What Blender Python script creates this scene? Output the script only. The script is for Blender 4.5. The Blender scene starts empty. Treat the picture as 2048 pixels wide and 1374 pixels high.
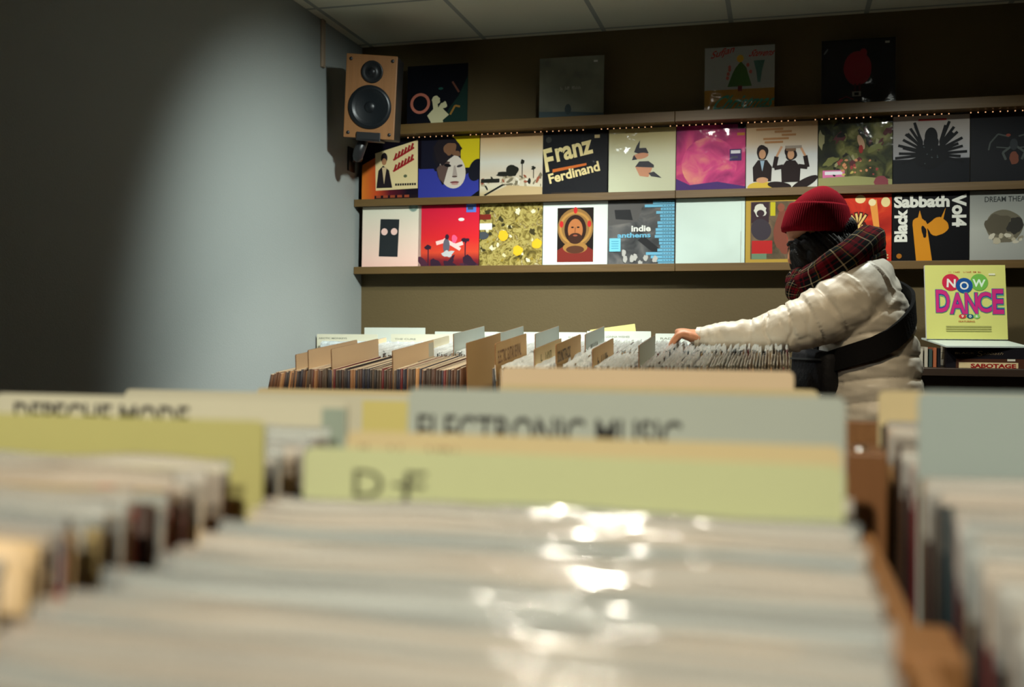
import bpy, bmesh, math, random
from mathutils import Vector, Matrix, noise
random.seed(7)
C = bpy.context.scene.collection
SC = bpy.context.scene
R = math.radians
CZ = 1.12                                   # camera height

# ------------------------------------------------------------------ camera
F, YAW, PIT, ROL = 2063.8, .2538, -.0100, .0061
cy, sy = math.cos(YAW), math.sin(YAW)
FW = Vector((-sy*math.cos(PIT), cy*math.cos(PIT), math.sin(PIT)))
RT0 = Vector((cy, sy, 0)); UP0 = RT0.cross(FW)
RT = RT0*math.cos(ROL)+UP0*math.sin(ROL); UP = UP0*math.cos(ROL)-RT0*math.sin(ROL)
cam = bpy.data.cameras.new('camera'); camo = bpy.data.objects.new('camera', cam); C.objects.link(camo)
camo.matrix_world = Matrix(((RT.x, UP.x, -FW.x, 0), (RT.y, UP.y, -FW.y, 0), (RT.z, UP.z, -FW.z, CZ), (0, 0, 0, 1)))
cam.sensor_width = 36; cam.lens = F*36/2048; cam.clip_start = .02
cam.dof.use_dof = True; cam.dof.focus_distance = 3.5; cam.dof.aperture_fstop = 3.4; cam.dof.aperture_blades = 7
SC.camera = camo
SC.view_settings.view_transform = 'Standard'; SC.view_settings.look = 'None'
SC.view_settings.gamma = 1; SC.view_settings.use_curve_mapping = False
SC.view_settings.exposure = 0.0

# ------------------------------------------------------------------ light
w = bpy.data.worlds.new('world'); SC.world = w; w.use_nodes = True
w.node_tree.nodes['Background'].inputs[0].default_value = (.5, .6, .7, 1)
w.node_tree.nodes['Background'].inputs[1].default_value = .01
def spot(name, loc, tgt, power, col, size, blend=.6, rad=.06):
    l = bpy.data.lights.new(name, 'SPOT'); l.energy = power; l.color = col
    l.spot_size = R(size); l.spot_blend = blend; l.shadow_soft_size = rad
    o = bpy.data.objects.new(name, l); C.objects.link(o); o.location = loc
    o.rotation_euler = (Vector(tgt)-Vector(loc)).to_track_quat('-Z', 'Y').to_euler(); return o
LAMPS = [('downlight_corner', (-.95, 3.35, 2.55), (-.70, 4.08, 0.82), 96, (.88, .97, 1), 104, .8, .05),
         ('added_wall_spot', (-.25, 2.95, 2.55), (-2.085, 4.68, .72), 470, (.90, 1, .95), 76, 1, .08),  # unseen extra spot, added only to brighten the left wall
         ('downlight_centre', (-.36, 3.35, 2.55), (-.42, 4.08, 0.82), 95, (1, .96, .82), 108, .35, .05),
         ('downlight_right', (.62, 3.35, 2.55), (.70, 4.08, 0.82), 72, (.95, 1, .90), 108, .35, .05),
         ('downlight_browser', (.20, 1.15, 2.55), (-.20, 2.50, 0.95), 95, (1, .80, .52), 42, .5, .05),
         ('downlight_left_row', (-.55, 1.45, 2.55), (-1.0, 2.6, 1.0), 190, (1, .86, .66), 46, .7, .05),
         ('downlight_front', (-.42, -.6, 2.55), (-.15, .75, 1.0), 185, (1, .93, .76), 58, .8, .04),
         ('downlight_front_row', (-.50, 1.15, 2.55), (-.25, .7, 1.0), 12, (1, .84, .6), 70, .8, .025)]
for l_ in LAMPS: spot(*l_)

# ------------------------------------------------------------------ helpers
def ray(px, py): return FW+RT*((px-1024)/F)-UP*((py-687)/F)
def at(px, py, Y):
    d = ray(px, py); p = d*(Y/d.y); return Vector((p.x, p.y, p.z+CZ))
def atX(px, py, X):
    d = ray(px, py); p = d*(X/d.x); return Vector((p.x, p.y, p.z+CZ))
def atZ(px, py, Z):
    d = ray(px, py); p = d*((Z-CZ)/d.z); return Vector((p.x, p.y, Z))

def tag(o, label=None, cat=None, group=None, kind=None):
    if label: o['label'] = label
    if cat: o['category'] = cat
    if group: o['group'] = group
    if kind: o['kind'] = kind
    return o
def empty(name, loc, rot=(0, 0, 0)):
    o = bpy.data.objects.new(name, None); C.objects.link(o); o.location = loc; o.rotation_euler = rot
    o.empty_display_size = .05; return o
def link(name, me, parent=None, loc=(0, 0, 0), rot=(0, 0, 0)):
    o = bpy.data.objects.new(name, me); C.objects.link(o); o.location = loc; o.rotation_euler = rot
    if parent: o.parent = parent
    return o
def from_bm(name, bm, mats, smooth=False):
    me = bpy.data.meshes.new(name); bm.normal_update(); bm.to_mesh(me); bm.free()
    for m in mats: me.materials.append(m)
    if smooth:
        for p in me.polygons: p.use_smooth = True
    return me
def add_box(bm, x0, x1, y0, y1, z0, z1, mi=0, bev=0, M=None):
    vs = [bm.verts.new((x, y, z)) for z in (z0, z1) for y in (y0, y1) for x in (x0, x1)]
    fs = [bm.faces.new([vs[i] for i in f]) for f in ((0, 2, 3, 1), (4, 5, 7, 6), (0, 1, 5, 4), (1, 3, 7, 5), (3, 2, 6, 7), (2, 0, 4, 6))]
    for f in fs: f.material_index = mi
    if bev:
        es = list({e for f in fs for e in f.edges})
        r = bmesh.ops.bevel(bm, geom=es, offset=bev, segments=2, affect='EDGES', profile=.5)
        for f in r['faces']: f.material_index = mi
        vs = list({v for f in r['faces'] for v in f.verts})
    if M is not None: bmesh.ops.transform(bm, matrix=M, verts=vs)
    return vs
def add_lathe(bm, prof, seg=32, M=None, mi=0, cap=True):
    """prof: (radius, height) pairs, revolved about local Z"""
    rings = []
    for r, h in prof:
        rings.append([bm.verts.new((r*math.cos(2*math.pi*k/seg), r*math.sin(2*math.pi*k/seg), h)) for k in range(seg)])
    fs = []
    for a, b in zip(rings, rings[1:]):
        for k in range(seg): fs.append(bm.faces.new((a[k], a[(k+1) % seg], b[(k+1) % seg], b[k])))
    if cap:
        fs.append(bm.faces.new(rings[0][::-1])); fs.append(bm.faces.new(rings[-1]))
    for f in fs: f.material_index = mi
    if M is not None: bmesh.ops.transform(bm, matrix=M, verts=[v for r_ in rings for v in r_])
def frame_tube(pts):
    out = []; n = len(pts); prev = None
    for i, p in enumerate(pts):
        t = (pts[min(i+1, n-1)]-pts[max(i-1, 0)]).normalized()
        if prev is None:
            a = Vector((0, 0, 1)) if abs(t.z) < .9 else Vector((1, 0, 0))
        else: a = prev
        u = (a-t*a.dot(t)).normalized(); v = t.cross(u); prev = u; out.append((t, u, v))
    return out
def resample(pts, rad, n):
    """Catmull-Rom through points with radii"""
    P = [Vector(p) for p in pts]; o = []; orad = []; m = len(P)-1
    for k in range(n+1):
        s = k/n*m; i = min(int(s), m-1); t = s-i
        p0, p1, p2, p3 = P[max(i-1, 0)], P[i], P[i+1], P[min(i+2, m)]
        o.append(.5*((2*p1)+(p2-p0)*t+(2*p0-5*p1+4*p2-p3)*t*t+(3*p1-p0-3*p2+p3)*t**3))
        r0, r1, r2, r3 = rad[max(i-1, 0)], rad[i], rad[i+1], rad[min(i+2, m)]
        q = .5*((2*r1)+(r2-r0)*t+(2*r0-5*r1+4*r2-r3)*t*t+(3*r1-r0-3*r2+r3)*t**3); orad.append(max(q, 1e-4))
    return o, orad
def add_tube(bm, pts, rad, seg=16, n=None, mod=None, mi=0, uvl=None, flat=1.0, round_ends=True):
    """round tube with hemispherical ends; mod(s, ang, r) may change the radius"""
    if isinstance(rad, (int, float)): rad = [rad]*len(pts)
    P, Q = resample(pts, rad, n or 6*(len(pts)-1))
    if round_ends:
        d0 = (P[0]-P[1]).normalized(); d1 = (P[-1]-P[-2]).normalized(); a, b = P[0].copy(), P[-1].copy(); ra, rb = Q[0], Q[-1]
        P = [a+d0*ra*.98, a+d0*ra*.75]+P+[b+d1*rb*.75, b+d1*rb*.98]; Q = [ra*.2, ra*.68]+Q+[rb*.68, rb*.2]
    fr = frame_tube(P); rings = []; N = len(P)
    for i, (p, r, (t, u, v)) in enumerate(zip(P, Q, fr)):
        ring = []
        for k in range(seg):
            a = 2*math.pi*k/seg; rr = r if mod is None else mod(i/(N-1), a, r)
            ring.append(bm.verts.new(p+u*(rr*math.cos(a))+v*(rr*flat*math.sin(a))))
        rings.append(ring)
    for i in range(N-1):
        for k in range(seg):
            f = bm.faces.new((rings[i][k], rings[i][(k+1) % seg], rings[i+1][(k+1) % seg], rings[i+1][k])); f.material_index = mi
            if uvl:
                for l, (uu, vv) in zip(f.loops, ((k/seg, i/(N-1)), ((k+1)/seg, i/(N-1)), ((k+1)/seg, (i+1)/(N-1)), (k/seg, (i+1)/(N-1)))): l[uvl].uv = (uu, vv)
    bm.faces.new(rings[0][::-1]).material_index = mi; bm.faces.new(rings[-1]).material_index = mi
def add_ell(bm, c, r, M=None, seg=24):
    T = Matrix.Translation(c) @ (M if M is not None else Matrix.Identity(4)) @ Matrix.Diagonal((r[0], r[1], r[2], 1))
    bmesh.ops.create_uvsphere(bm, u_segments=seg, v_segments=seg//2, radius=1, matrix=T)
def add_loft(bm, rings, mi=0, uvl=None, closed=True, cap=True):
    V = [[bm.verts.new(p) for p in r] for r in rings]; n = len(V[0]); N = len(V)
    for i in range(N-1):
        for k in range(n if closed else n-1):
            f = bm.faces.new((V[i][k], V[i][(k+1) % n], V[i+1][(k+1) % n], V[i+1][k])); f.material_index = mi
            if uvl:
                for l, (uu, vv) in zip(f.loops, ((k/n, i/(N-1)), ((k+1)/n, i/(N-1)), ((k+1)/n, (i+1)/(N-1)), (k/n, (i+1)/(N-1)))): l[uvl].uv = (uu, vv)
    if cap:
        bm.faces.new(V[0][::-1]); bm.faces.new(V[-1])
def fused(name, bm, mats, voxel, smooth_it=4, mod=None):
    """one continuous skin over overlapping volumes"""
    bmesh.ops.recalc_face_normals(bm, faces=bm.faces)
    me = bpy.data.meshes.new(name+'_raw'); bm.to_mesh(me); bm.free()
    o = bpy.data.objects.new('raw', me); C.objects.link(o)
    m = o.modifiers.new('r', 'REMESH'); m.mode = 'VOXEL'; m.voxel_size = voxel
    if smooth_it:
        s = o.modifiers.new('s', 'SMOOTH'); s.iterations = smooth_it; s.factor = .5
    dg = bpy.context.evaluated_depsgraph_get()
    out = bpy.data.meshes.new_from_object(o.evaluated_get(dg)); out.name = name
    bpy.data.objects.remove(o); bpy.data.meshes.remove(me)
    if mod:
        nor = [v.normal.copy() for v in out.vertices]
        for v, nn in zip(out.vertices, nor): v.co = mod(v.co.copy(), nn)
    out.materials.clear()
    for mm in mats: out.materials.append(mm)
    for p in out.polygons: p.use_smooth = True; p.material_index = 0
    return out

# ------------------------------------------------------------------ materials
def lin(c):
    return tuple((x/255/12.92 if x/255 <= .04045 else ((x/255+.055)/1.055)**2.4) for x in c)
MATS = {}
def mat(name, col, rough=.5, metal=0, coat=0, emit=0, bump=None, spec=.5, var=None):
    """plain surface; bump=(scale, strength); var=(scale, amount) is a soft mottling of the colour itself"""
    if name in MATS: return MATS[name]
    m = bpy.data.materials.new(name); m.use_nodes = True; nt = m.node_tree; b = nt.nodes['Principled BSDF']
    b.inputs['Base Color'].default_value = (*col, 1); b.inputs['Roughness'].default_value = rough
    b.inputs['Metallic'].default_value = metal; b.inputs['Coat Weight'].default_value = coat
    b.inputs['Coat Roughness'].default_value = .12; b.inputs['Specular IOR Level'].default_value = spec
    if emit: b.inputs['Emission Color'].default_value = (*col, 1); b.inputs['Emission Strength'].default_value = emit
    tc = nt.nodes.new('ShaderNodeTexCoord')
    if var:
        nz = nt.nodes.new('ShaderNodeTexNoise'); nz.inputs['Scale'].default_value = var[0]; nz.inputs['Detail'].default_value = 5
        nt.links.new(tc.outputs['Object'], nz.inputs['Vector'])
        mx = nt.nodes.new('ShaderNodeMix'); mx.data_type = 'RGBA'
        nt.links.new(nz.outputs['Fac'], mx.inputs['Factor'])
        mx.inputs['A'].default_value = (*[c*(1-var[1]) for c in col], 1); mx.inputs['B'].default_value = (*[min(1, c*(1+var[1])) for c in col], 1)
        nt.links.new(mx.outputs['Result'], b.inputs['Base Color'])
    if bump:
        nz = nt.nodes.new('ShaderNodeTexNoise'); nz.inputs['Scale'].default_value = bump[0]; nz.inputs['Detail'].default_value = 4
        nt.links.new(tc.outputs['Object'], nz.inputs['Vector'])
        bp = nt.nodes.new('ShaderNodeBump'); bp.inputs['Strength'].default_value = bump[1]; bp.inputs['Distance'].default_value = .01
        nt.links.new(nz.outputs['Fac'], bp.inputs['Height']); nt.links.new(bp.outputs['Normal'], b.inputs['Normal'])
    MATS[name] = m; return m
def ink(rgb):
    """printed ink of a cover, sRGB 0-255"""
    return mat('ink_%d_%d_%d' % tuple(rgb), lin(rgb), .5, spec=.1)
def ramp_mat(name, stops, kind='v', scale=8, rough=.5, coat=0, seed=0, interp='LINEAR', detail=4, dist=0):
    """print of a cover: kind v = along the height, u = along the width, n = noise, d = radial"""
    m = bpy.data.materials.new(name); m.use_nodes = True; nt = m.node_tree; b = nt.nodes['Principled BSDF']
    b.inputs['Roughness'].default_value = rough; b.inputs['Coat Weight'].default_value = coat; b.inputs['Specular IOR Level'].default_value = .1
    tc = nt.nodes.new('ShaderNodeTexCoord'); cr = nt.nodes.new('ShaderNodeValToRGB'); cr.color_ramp.interpolation = interp
    e = cr.color_ramp.elements
    while len(e) > 1: e.remove(e[-1])
    e[0].position = stops[0][0]; e[0].color = (*lin(stops[0][1]), 1)
    for p, c in stops[1:]:
        q = e.new(p); q.color = (*lin(c), 1)
    if kind in 'uv':
        sx = nt.nodes.new('ShaderNodeSeparateXYZ'); nt.links.new(tc.outputs['Object'], sx.inputs[0])
        ma = nt.nodes.new('ShaderNodeMath'); ma.operation = 'MULTIPLY_ADD'; ma.inputs[1].default_value = 1/.315
        ma.inputs[2].default_value = 0 if kind == 'v' else .5
        nt.links.new(sx.outputs['Z' if kind == 'v' else 'X'], ma.inputs[0]); src = ma.outputs[0]
        nz = nt.nodes.new('ShaderNodeTexNoise'); nz.inputs['Scale'].default_value = 14; nt.links.new(tc.outputs['Object'], nz.inputs['Vector'])
        m2 = nt.nodes.new('ShaderNodeMath'); m2.operation = 'MULTIPLY_ADD'; m2.inputs[1].default_value = dist or .05
        nt.links.new(nz.outputs['Fac'], m2.inputs[0]); nt.links.new(src, m2.inputs[2]); src = m2.outputs[0]
    elif kind == 'n':
        mp = nt.nodes.new('ShaderNodeMapping'); mp.inputs['Location'].default_value = (seed*3.1, seed*1.7, seed); nt.links.new(tc.outputs['Object'], mp.inputs[0])
        nz = nt.nodes.new('ShaderNodeTexNoise'); nz.inputs['Scale'].default_value = scale; nz.inputs['Detail'].default_value = detail
        nz.inputs['Distortion'].default_value = dist
        nt.links.new(mp.outputs[0], nz.inputs['Vector']); src = nz.outputs['Fac']
    nt.links.new(src, cr.inputs[0]); nt.links.new(cr.outputs[0], b.inputs['Base Color']); return m
def rand_mat(name, cols, rough=.5, coat=0, amount=None):
    """every record takes one of the colours"""
    m = bpy.data.materials.new(name); m.use_nodes = True; nt = m.node_tree; b = nt.nodes['Principled BSDF']
    b.inputs['Roughness'].default_value = rough; b.inputs['Coat Weight'].default_value = coat
    oi = nt.nodes.new('ShaderNodeObjectInfo'); cr = nt.nodes.new('ShaderNodeValToRGB'); cr.color_ramp.interpolation = 'CONSTANT'
    e = cr.color_ramp.elements
    while len(e) > 1: e.remove(e[-1])
    e[0].position = 0; e[0].color = (*lin(cols[0]), 1)
    for i, c in enumerate(cols[1:], 1):
        q = e.new(i/len(cols)); q.color = (*lin(c), 1)
    nt.links.new(oi.outputs['Random'], cr.inputs[0]); nt.links.new(cr.outputs[0], b.inputs['Base Color']); return m
def wood(name, c0, c1, axis='X', rough=.45, scale=6):
    m = bpy.data.materials.new(name); m.use_nodes = True; nt = m.node_tree; b = nt.nodes['Principled BSDF']; b.inputs['Roughness'].default_value = rough
    tc = nt.nodes.new('ShaderNodeTexCoord'); mp = nt.nodes.new('ShaderNodeMapping')
    mp.inputs['Scale'].default_value = {'X': (.6, 14, 14), 'Y': (14, .6, 14), 'Z': (14, 14, .6)}[axis]
    nz = nt.nodes.new('ShaderNodeTexNoise'); nz.inputs['Scale'].default_value = scale; nz.inputs['Detail'].default_value = 6; nz.inputs['Distortion'].default_value = .6
    mx = nt.nodes.new('ShaderNodeMix'); mx.data_type = 'RGBA'
    mx.inputs['A'].default_value = (*lin(c0), 1); mx.inputs['B'].default_value = (*lin(c1), 1)
    nt.links.new(tc.outputs['Object'], mp.inputs[0]); nt.links.new(mp.outputs[0], nz.inputs['Vector']); nt.links.new(nz.outputs['Fac'], mx.inputs['Factor'])
    nt.links.new(mx.outputs['Result'], b.inputs['Base Color'])
    bp = nt.nodes.new('ShaderNodeBump'); bp.inputs['Strength'].default_value = .15; bp.inputs['Distance'].default_value = .004
    nt.links.new(nz.outputs['Fac'], bp.inputs['Height']); nt.links.new(bp.outputs['Normal'], b.inputs['Normal']); return m
def film_mat(name, col=(.85, .88, .88), haze=.25, rough=.12, bump=(30, .4), rnd=False, gloss=1.0, stretch=1.0):
    """clear polythene: mostly see-through, slightly milky, glossy and crinkled"""
    m = bpy.data.materials.new(name); m.use_nodes = True; nt = m.node_tree; nt.nodes.remove(nt.nodes['Principled BSDF'])
    out = nt.nodes['Material Output']
    tr = nt.nodes.new('ShaderNodeBsdfTransparent'); gl = nt.nodes.new('ShaderNodeBsdfGlossy'); df = nt.nodes.new('ShaderNodeBsdfDiffuse')
    df.inputs['Color'].default_value = (*col, 1); gl.inputs['Roughness'].default_value = rough
    m1 = nt.nodes.new('ShaderNodeMixShader'); m1.inputs[0].default_value = haze
    nt.links.new(tr.outputs[0], m1.inputs[1]); nt.links.new(df.outputs[0], m1.inputs[2])
    m2 = nt.nodes.new('ShaderNodeMixShader'); fr = nt.nodes.new('ShaderNodeFresnel'); fr.inputs['IOR'].default_value = 1.55
    fm = nt.nodes.new('ShaderNodeMath'); fm.operation = 'MULTIPLY'; fm.inputs[1].default_value = gloss; nt.links.new(fr.outputs[0], fm.inputs[0])
    nt.links.new(fm.outputs[0], m2.inputs[0]); nt.links.new(m1.outputs[0], m2.inputs[1]); nt.links.new(gl.outputs[0], m2.inputs[2])
    tc = nt.nodes.new('ShaderNodeTexCoord'); nz = nt.nodes.new('ShaderNodeTexNoise'); nz.inputs['Scale'].default_value = bump[0]; nz.inputs['Detail'].default_value = 3
    mp = nt.nodes.new('ShaderNodeMapping'); mp.inputs['Scale'].default_value = (stretch, 1, 1)
    oi = nt.nodes.new('ShaderNodeObjectInfo'); ad = nt.nodes.new('ShaderNodeVectorMath'); ad.operation = 'ADD'
    sc = nt.nodes.new('ShaderNodeMath'); sc.operation = 'MULTIPLY'; sc.inputs[1].default_value = 50
    nt.links.new(oi.outputs['Random'], sc.inputs[0]); nt.links.new(sc.outputs[0], ad.inputs[1]); nt.links.new(tc.outputs['Object'], ad.inputs[0])
    nt.links.new(ad.outputs[0], mp.inputs[0]); nt.links.new(mp.outputs[0], nz.inputs['Vector'])
    bp = nt.nodes.new('ShaderNodeBump'); bp.inputs['Strength'].default_value = bump[1]; bp.inputs['Distance'].default_value = .02
    nt.links.new(nz.outputs['Fac'], bp.inputs['Height'])
    for n_ in (gl, df): nt.links.new(bp.outputs['Normal'], n_.inputs['Normal'])
    if rnd:
        cr = nt.nodes.new('ShaderNodeValToRGB'); e = cr.color_ramp.elements; e[0].color = (.56, .64, .64, 1); e[1].color = (.92, .80, .66, 1); q_ = e.new(.45); q_.color = (.86, .88, .84, 1)
        nt.links.new(oi.outputs['Random'], cr.inputs[0]); nt.links.new(cr.outputs[0], df.inputs['Color'])
    nt.links.new(m2.outputs[0], out.inputs['Surface']); return m

PLY = wood('ply_wood', (120, 82, 48), (158, 112, 68), 'Y')
DARKWOOD = wood('dark_wood', (38, 27, 20), (58, 42, 30), 'X')
LEDGE = wood('ledge_wood', (88, 66, 34), (112, 86, 44), 'X')
BLACKM = mat('black_metal', (.012, .012, .013), .4)
PAPER = mat('paper_edge', lin((196, 186, 164)), .8)
FILM = film_mat('clear_film', haze=.01, rough=.07, bump=(9, .2), gloss=.3)
FILMTOP = film_mat('milky_film', haze=.33, rough=.07, bump=(13, .4), rnd=True, stretch=.5, gloss=.85)

# ------------------------------------------------------------------ the room
WX0, WX1, WY0, WY1, CEIL = -2.085, 3.0, -2.6, 4.945, 2.58
def plane_box(name, b, m):
    bm = bmesh.new(); add_box(bm, *b); o = link(name, from_bm(name, bm, [m])); tag(o, kind='structure'); return o
plane_box('floor', (WX0-.1, WX1+.1, WY0-.1, WY1+.1, -.1, 0), wood('floor_boards', (70, 58, 46), (96, 80, 64), 'Y', .5))
plane_box('wall_left', (WX0-.1, WX0, WY0-.1, WY1+.1, 0, CEIL+.2), mat('grey_blue_paint', (.275, .298, .285), .75, bump=(160, .12), var=(3, .03)))
plane_box('wall_back', (WX0-.1, WX1+.1, WY1, WY1+.1, 0, CEIL+.2), mat('brown_paint', (.105, .072, .025), .7, bump=(120, .1), var=(4, .05)))
plane_box('wall_right', (WX1, WX1+.1, WY0-.1, WY1+.1, 0, CEIL+.2), mat('brown_side_paint', (.10, .08, .055), .7, var=(4, .05)))
plane_box('wall_front', (WX0-.1, WX1+.1, WY0-.1, WY0, 0, CEIL+.2), mat('brown_front_paint', (.10, .08, .055), .7, var=(4, .05)))
def ceiling_mat():
    m = bpy.data.materials.new('ceiling_tiles'); m.use_nodes = True; nt = m.node_tree; b = nt.nodes['Principled BSDF']; b.inputs['Roughness'].default_value = .9
    tc = nt.nodes.new('ShaderNodeTexCoord'); sx = nt.nodes.new('ShaderNodeSeparateXYZ'); nt.links.new(tc.outputs['Object'], sx.inputs[0])
    facs = []
    for ax, off in (('X', 1.4324), ('Y', -4.30)):
        a = nt.nodes.new('ShaderNodeMath'); a.operation = 'ADD'; a.inputs[1].default_value = off+60.3; nt.links.new(sx.outputs[ax], a.inputs[0])
        p = nt.nodes.new('ShaderNodeMath'); p.operation = 'MODULO'; p.inputs[1].default_value = .6; nt.links.new(a.outputs[0], p.inputs[0])
        s = nt.nodes.new('ShaderNodeMath'); s.operation = 'SUBTRACT'; s.inputs[1].default_value = .3; nt.links.new(p.outputs[0], s.inputs[0])
        ab = nt.nodes.new('ShaderNodeMath'); ab.operation = 'ABSOLUTE'; nt.links.new(s.outputs[0], ab.inputs[0])
        lt = nt.nodes.new('ShaderNodeMath'); lt.operation = 'LESS_THAN'; lt.inputs[1].default_value = .011; nt.links.new(ab.outputs[0], lt.inputs[0]); facs.append(lt)
    mx = nt.nodes.new('ShaderNodeMath'); mx.operation = 'MAXIMUM'; nt.links.new(facs[0].outputs[0], mx.inputs[0]); nt.links.new(facs[1].outputs[0], mx.inputs[1])
    c = nt.nodes.new('ShaderNodeMix'); c.data_type = 'RGBA'; c.inputs['A'].default_value = (.62, .60, .47, 1); c.inputs['B'].default_value = (.30, .31, .27, 1)
    nt.links.new(mx.outputs[0], c.inputs['Factor']); nt.links.new(c.outputs['Result'], b.inputs['Base Color']); return m
plane_box('ceiling', (WX0-.1, WX1+.1, WY0-.1, WY1+.1, CEIL, CEIL+.1), ceiling_mat())

# round downlights set in the ceiling, unseen, lenses added for highlights on the plastic
for k, (n_, loc, _t, _p, col, _s, _b, _r) in enumerate(LAMPS):
    e = empty('ceiling_downlight', (loc[0], loc[1], CEIL)); tag(e, 'unseen round recessed ceiling downlight', 'lamp', 'ceiling downlights')
    bm = bmesh.new(); add_lathe(bm, [(.052, -.002), (.052, -.010), (.070, -.010), (.074, -.006), (.074, -.0005)], 28, cap=False); link('trim_ring', from_bm('trim_ring', bm, [mat('white_metal', (.7, .7, .68), .4)], True), e)
    bm = bmesh.new(); add_lathe(bm, [(.051, -.0045), (.03, -.0035), (.001, -.003)], 24); link('lens', from_bm('lens', bm, [mat('lens_%d' % k, col, .3, emit=(14 if k < 4 else 4))], True), e)

# ------------------------------------------------------------------ lettering
TXT = {}
def text_geo(s, bold=0.0):
    if (s, bold) in TXT: return TXT[(s, bold)]
    cu = bpy.data.curves.new('t', 'FONT'); cu.body = s; cu.offset = bold; cu.resolution_u = 3
    o = bpy.data.objects.new('t', cu); C.objects.link(o)
    dg = bpy.context.evaluated_depsgraph_get(); me = bpy.data.meshes.new_from_object(o.evaluated_get(dg))
    vs = [(v.co.x, v.co.y) for v in me.vertices]; fs = [tuple(p.vertices) for p in me.polygons]
    bpy.data.objects.remove(o); bpy.data.curves.remove(cu); bpy.data.meshes.remove(me)
    x0 = min(v[0] for v in vs); x1 = max(v[0] for v in vs); y0 = min(v[1] for v in vs); y1 = max(v[1] for v in vs)
    vs = [((x-x0)/(x1-x0), (y-y0)/(y1-y0)) for x, y in vs]
    TXT[(s, bold)] = (vs, fs); return vs, fs

def scrawl(p, u, v, w_, h_, n, m, seed=1):
    """small hand lettering too faint to read: a row of short strokes"""
    rn = random.Random(seed)
    for k in range(n):
        a = u+w_*k/n; d = w_/n; t = h_*.2
        if rn.random() < .15: continue
        p.line([(a+d*.15, v), (a+d*.15, v+h_)], d*.2, m)
        if rn.random() < .6: p.line([(a+d*.15, v+h_*rn.choice((.1, .5, .9))), (a+d*.75, v+h_*rn.choice((.1, .5, .9)))], t, m)
        if rn.random() < .5: p.line([(a+d*.7, v), (a+d*.7, v+h_*rn.choice((.6, 1)))], d*.2, m)

class Print:
    """flat board with printed shapes: local X across, Z up, front towards -Y, origin at the middle of the lower edge"""
    def __init__(s, W, H, T, base, edge=None, corner=0.0):
        s.W, s.H, s.T = W, H, T; s.bm = bmesh.new(); s.mats = []; s.k = 0
        s.mi(base); e = s.mi(edge or base)
        pts = []
        for (cx, cz, a0) in ((W/2-corner, corner, -90), (W/2-corner, H-corner, 0), (-W/2+corner, H-corner, 90), (-W/2+corner, corner, 180)):
            for a in ((0, 30, 60, 90) if corner else (0,)):
                pts.append((cx+corner*math.cos(R(a0+a)), cz+corner*math.sin(R(a0+a))))
        A = [s.bm.verts.new((x, -T/2, z)) for x, z in pts]; B = [s.bm.verts.new((x, T/2, z)) for x, z in pts]
        s.bm.faces.new(A); n = len(A); s.bm.faces.new(B[::-1]).material_index = e
        for i in range(n): s.bm.faces.new((A[i], B[i], B[(i+1) % n], A[(i+1) % n])).material_index = e
    def mi(s, m):
        if m not in s.mats: s.mats.append(m)
        return s.mats.index(m)
    def P(s, u, v): return s.bm.verts.new(((min(1, max(0, u))-.5)*s.W, -s.T/2-.0003-s.k*.00004, min(1, max(0, v))*s.H))
    def poly(s, pts, m):
        s.k += 1
        try: s.bm.faces.new([s.P(*p) for p in pts]).material_index = s.mi(m)
        except ValueError: pass
        return s
    def rect(s, u0, v0, u1, v1, m, rot=0):
        cu, cv = (u0+u1)/2, (v0+v1)/2; c, n = math.cos(R(rot)), math.sin(R(rot))
        return s.poly([(cu+(u-cu)*c-(v-cv)*n, cv+(u-cu)*n+(v-cv)*c) for u, v in ((u0, v0), (u1, v0), (u1, v1), (u0, v1))], m)
    def ell(s, cu, cv, ru, rv, m, rot=0, n=28, wob=0, seed=0):
        c, q = math.cos(R(rot)), math.sin(R(rot)); L = []
        for k in range(n):
            a = 2*math.pi*k/n; f = 1+wob*noise.noise((math.cos(a)*1.7+seed, math.sin(a)*1.7, seed*.37))
            x, y = ru*f*math.cos(a), rv*f*math.sin(a); L.append((cu+x*c-y*q, cv+x*q+y*c))
        return s.poly(L, m)
    def ring(s, cu, cv, r0, r1, m, n=32):
        s.k += 1
        for k in range(n):
            a, b = 2*math.pi*k/n, 2*math.pi*(k+1)/n
            s.bm.faces.new([s.P(cu+r*math.cos(t), cv+r*math.sin(t)) for r, t in ((r0, a), (r1, a), (r1, b), (r0, b))]).material_index = s.mi(m)
        return s
    def line(s, pts, wd, m):
        for (a, b), (c, d) in zip(pts, pts[1:]):
            L = math.hypot(c-a, d-b) or 1e-6; nx, ny = -(d-b)/L*wd/2, (c-a)/L*wd/2
            s.poly([(a-nx, b-ny), (c-nx, d-ny), (c+nx, d+ny), (a+nx, b+ny)], m)
        return s
    def text(s, st, u, v, wu, hv, m, rot=0, bold=.02, shear=0):
        """lower left corner (u, v), width wu and height hv in board fractions, turned about that corner"""
        vs, fs = text_geo(st, bold); s.k += 1; c, q = math.cos(R(rot)), math.sin(R(rot)); V = []
        for x, y in vs:
            x, y = (x+shear*y)*wu, y*hv; V.append(s.P(u+x*c-y*q, v+x*q+y*c))
        k = s.mi(m)
        for f in fs:
            try: s.bm.faces.new([V[i] for i in f]).material_index = k
            except ValueError: pass
        return s
    def blobs(s, n, box, size, mats, seed, wob=.6, asp=1):
        rn = random.Random(seed)
        for k in range(n):
            u = rn.uniform(box[0], box[2]); v = rn.uniform(box[1], box[3]); z = rn.uniform(*size)
            s.ell(u, v, z, z*rn.uniform(.5, 1)*asp, rn.choice(mats), rn.uniform(0, 180), 12, wob, seed+k*1.3)
        return s
    def mesh(s, name): return from_bm(name, s.bm, s.mats)

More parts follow.
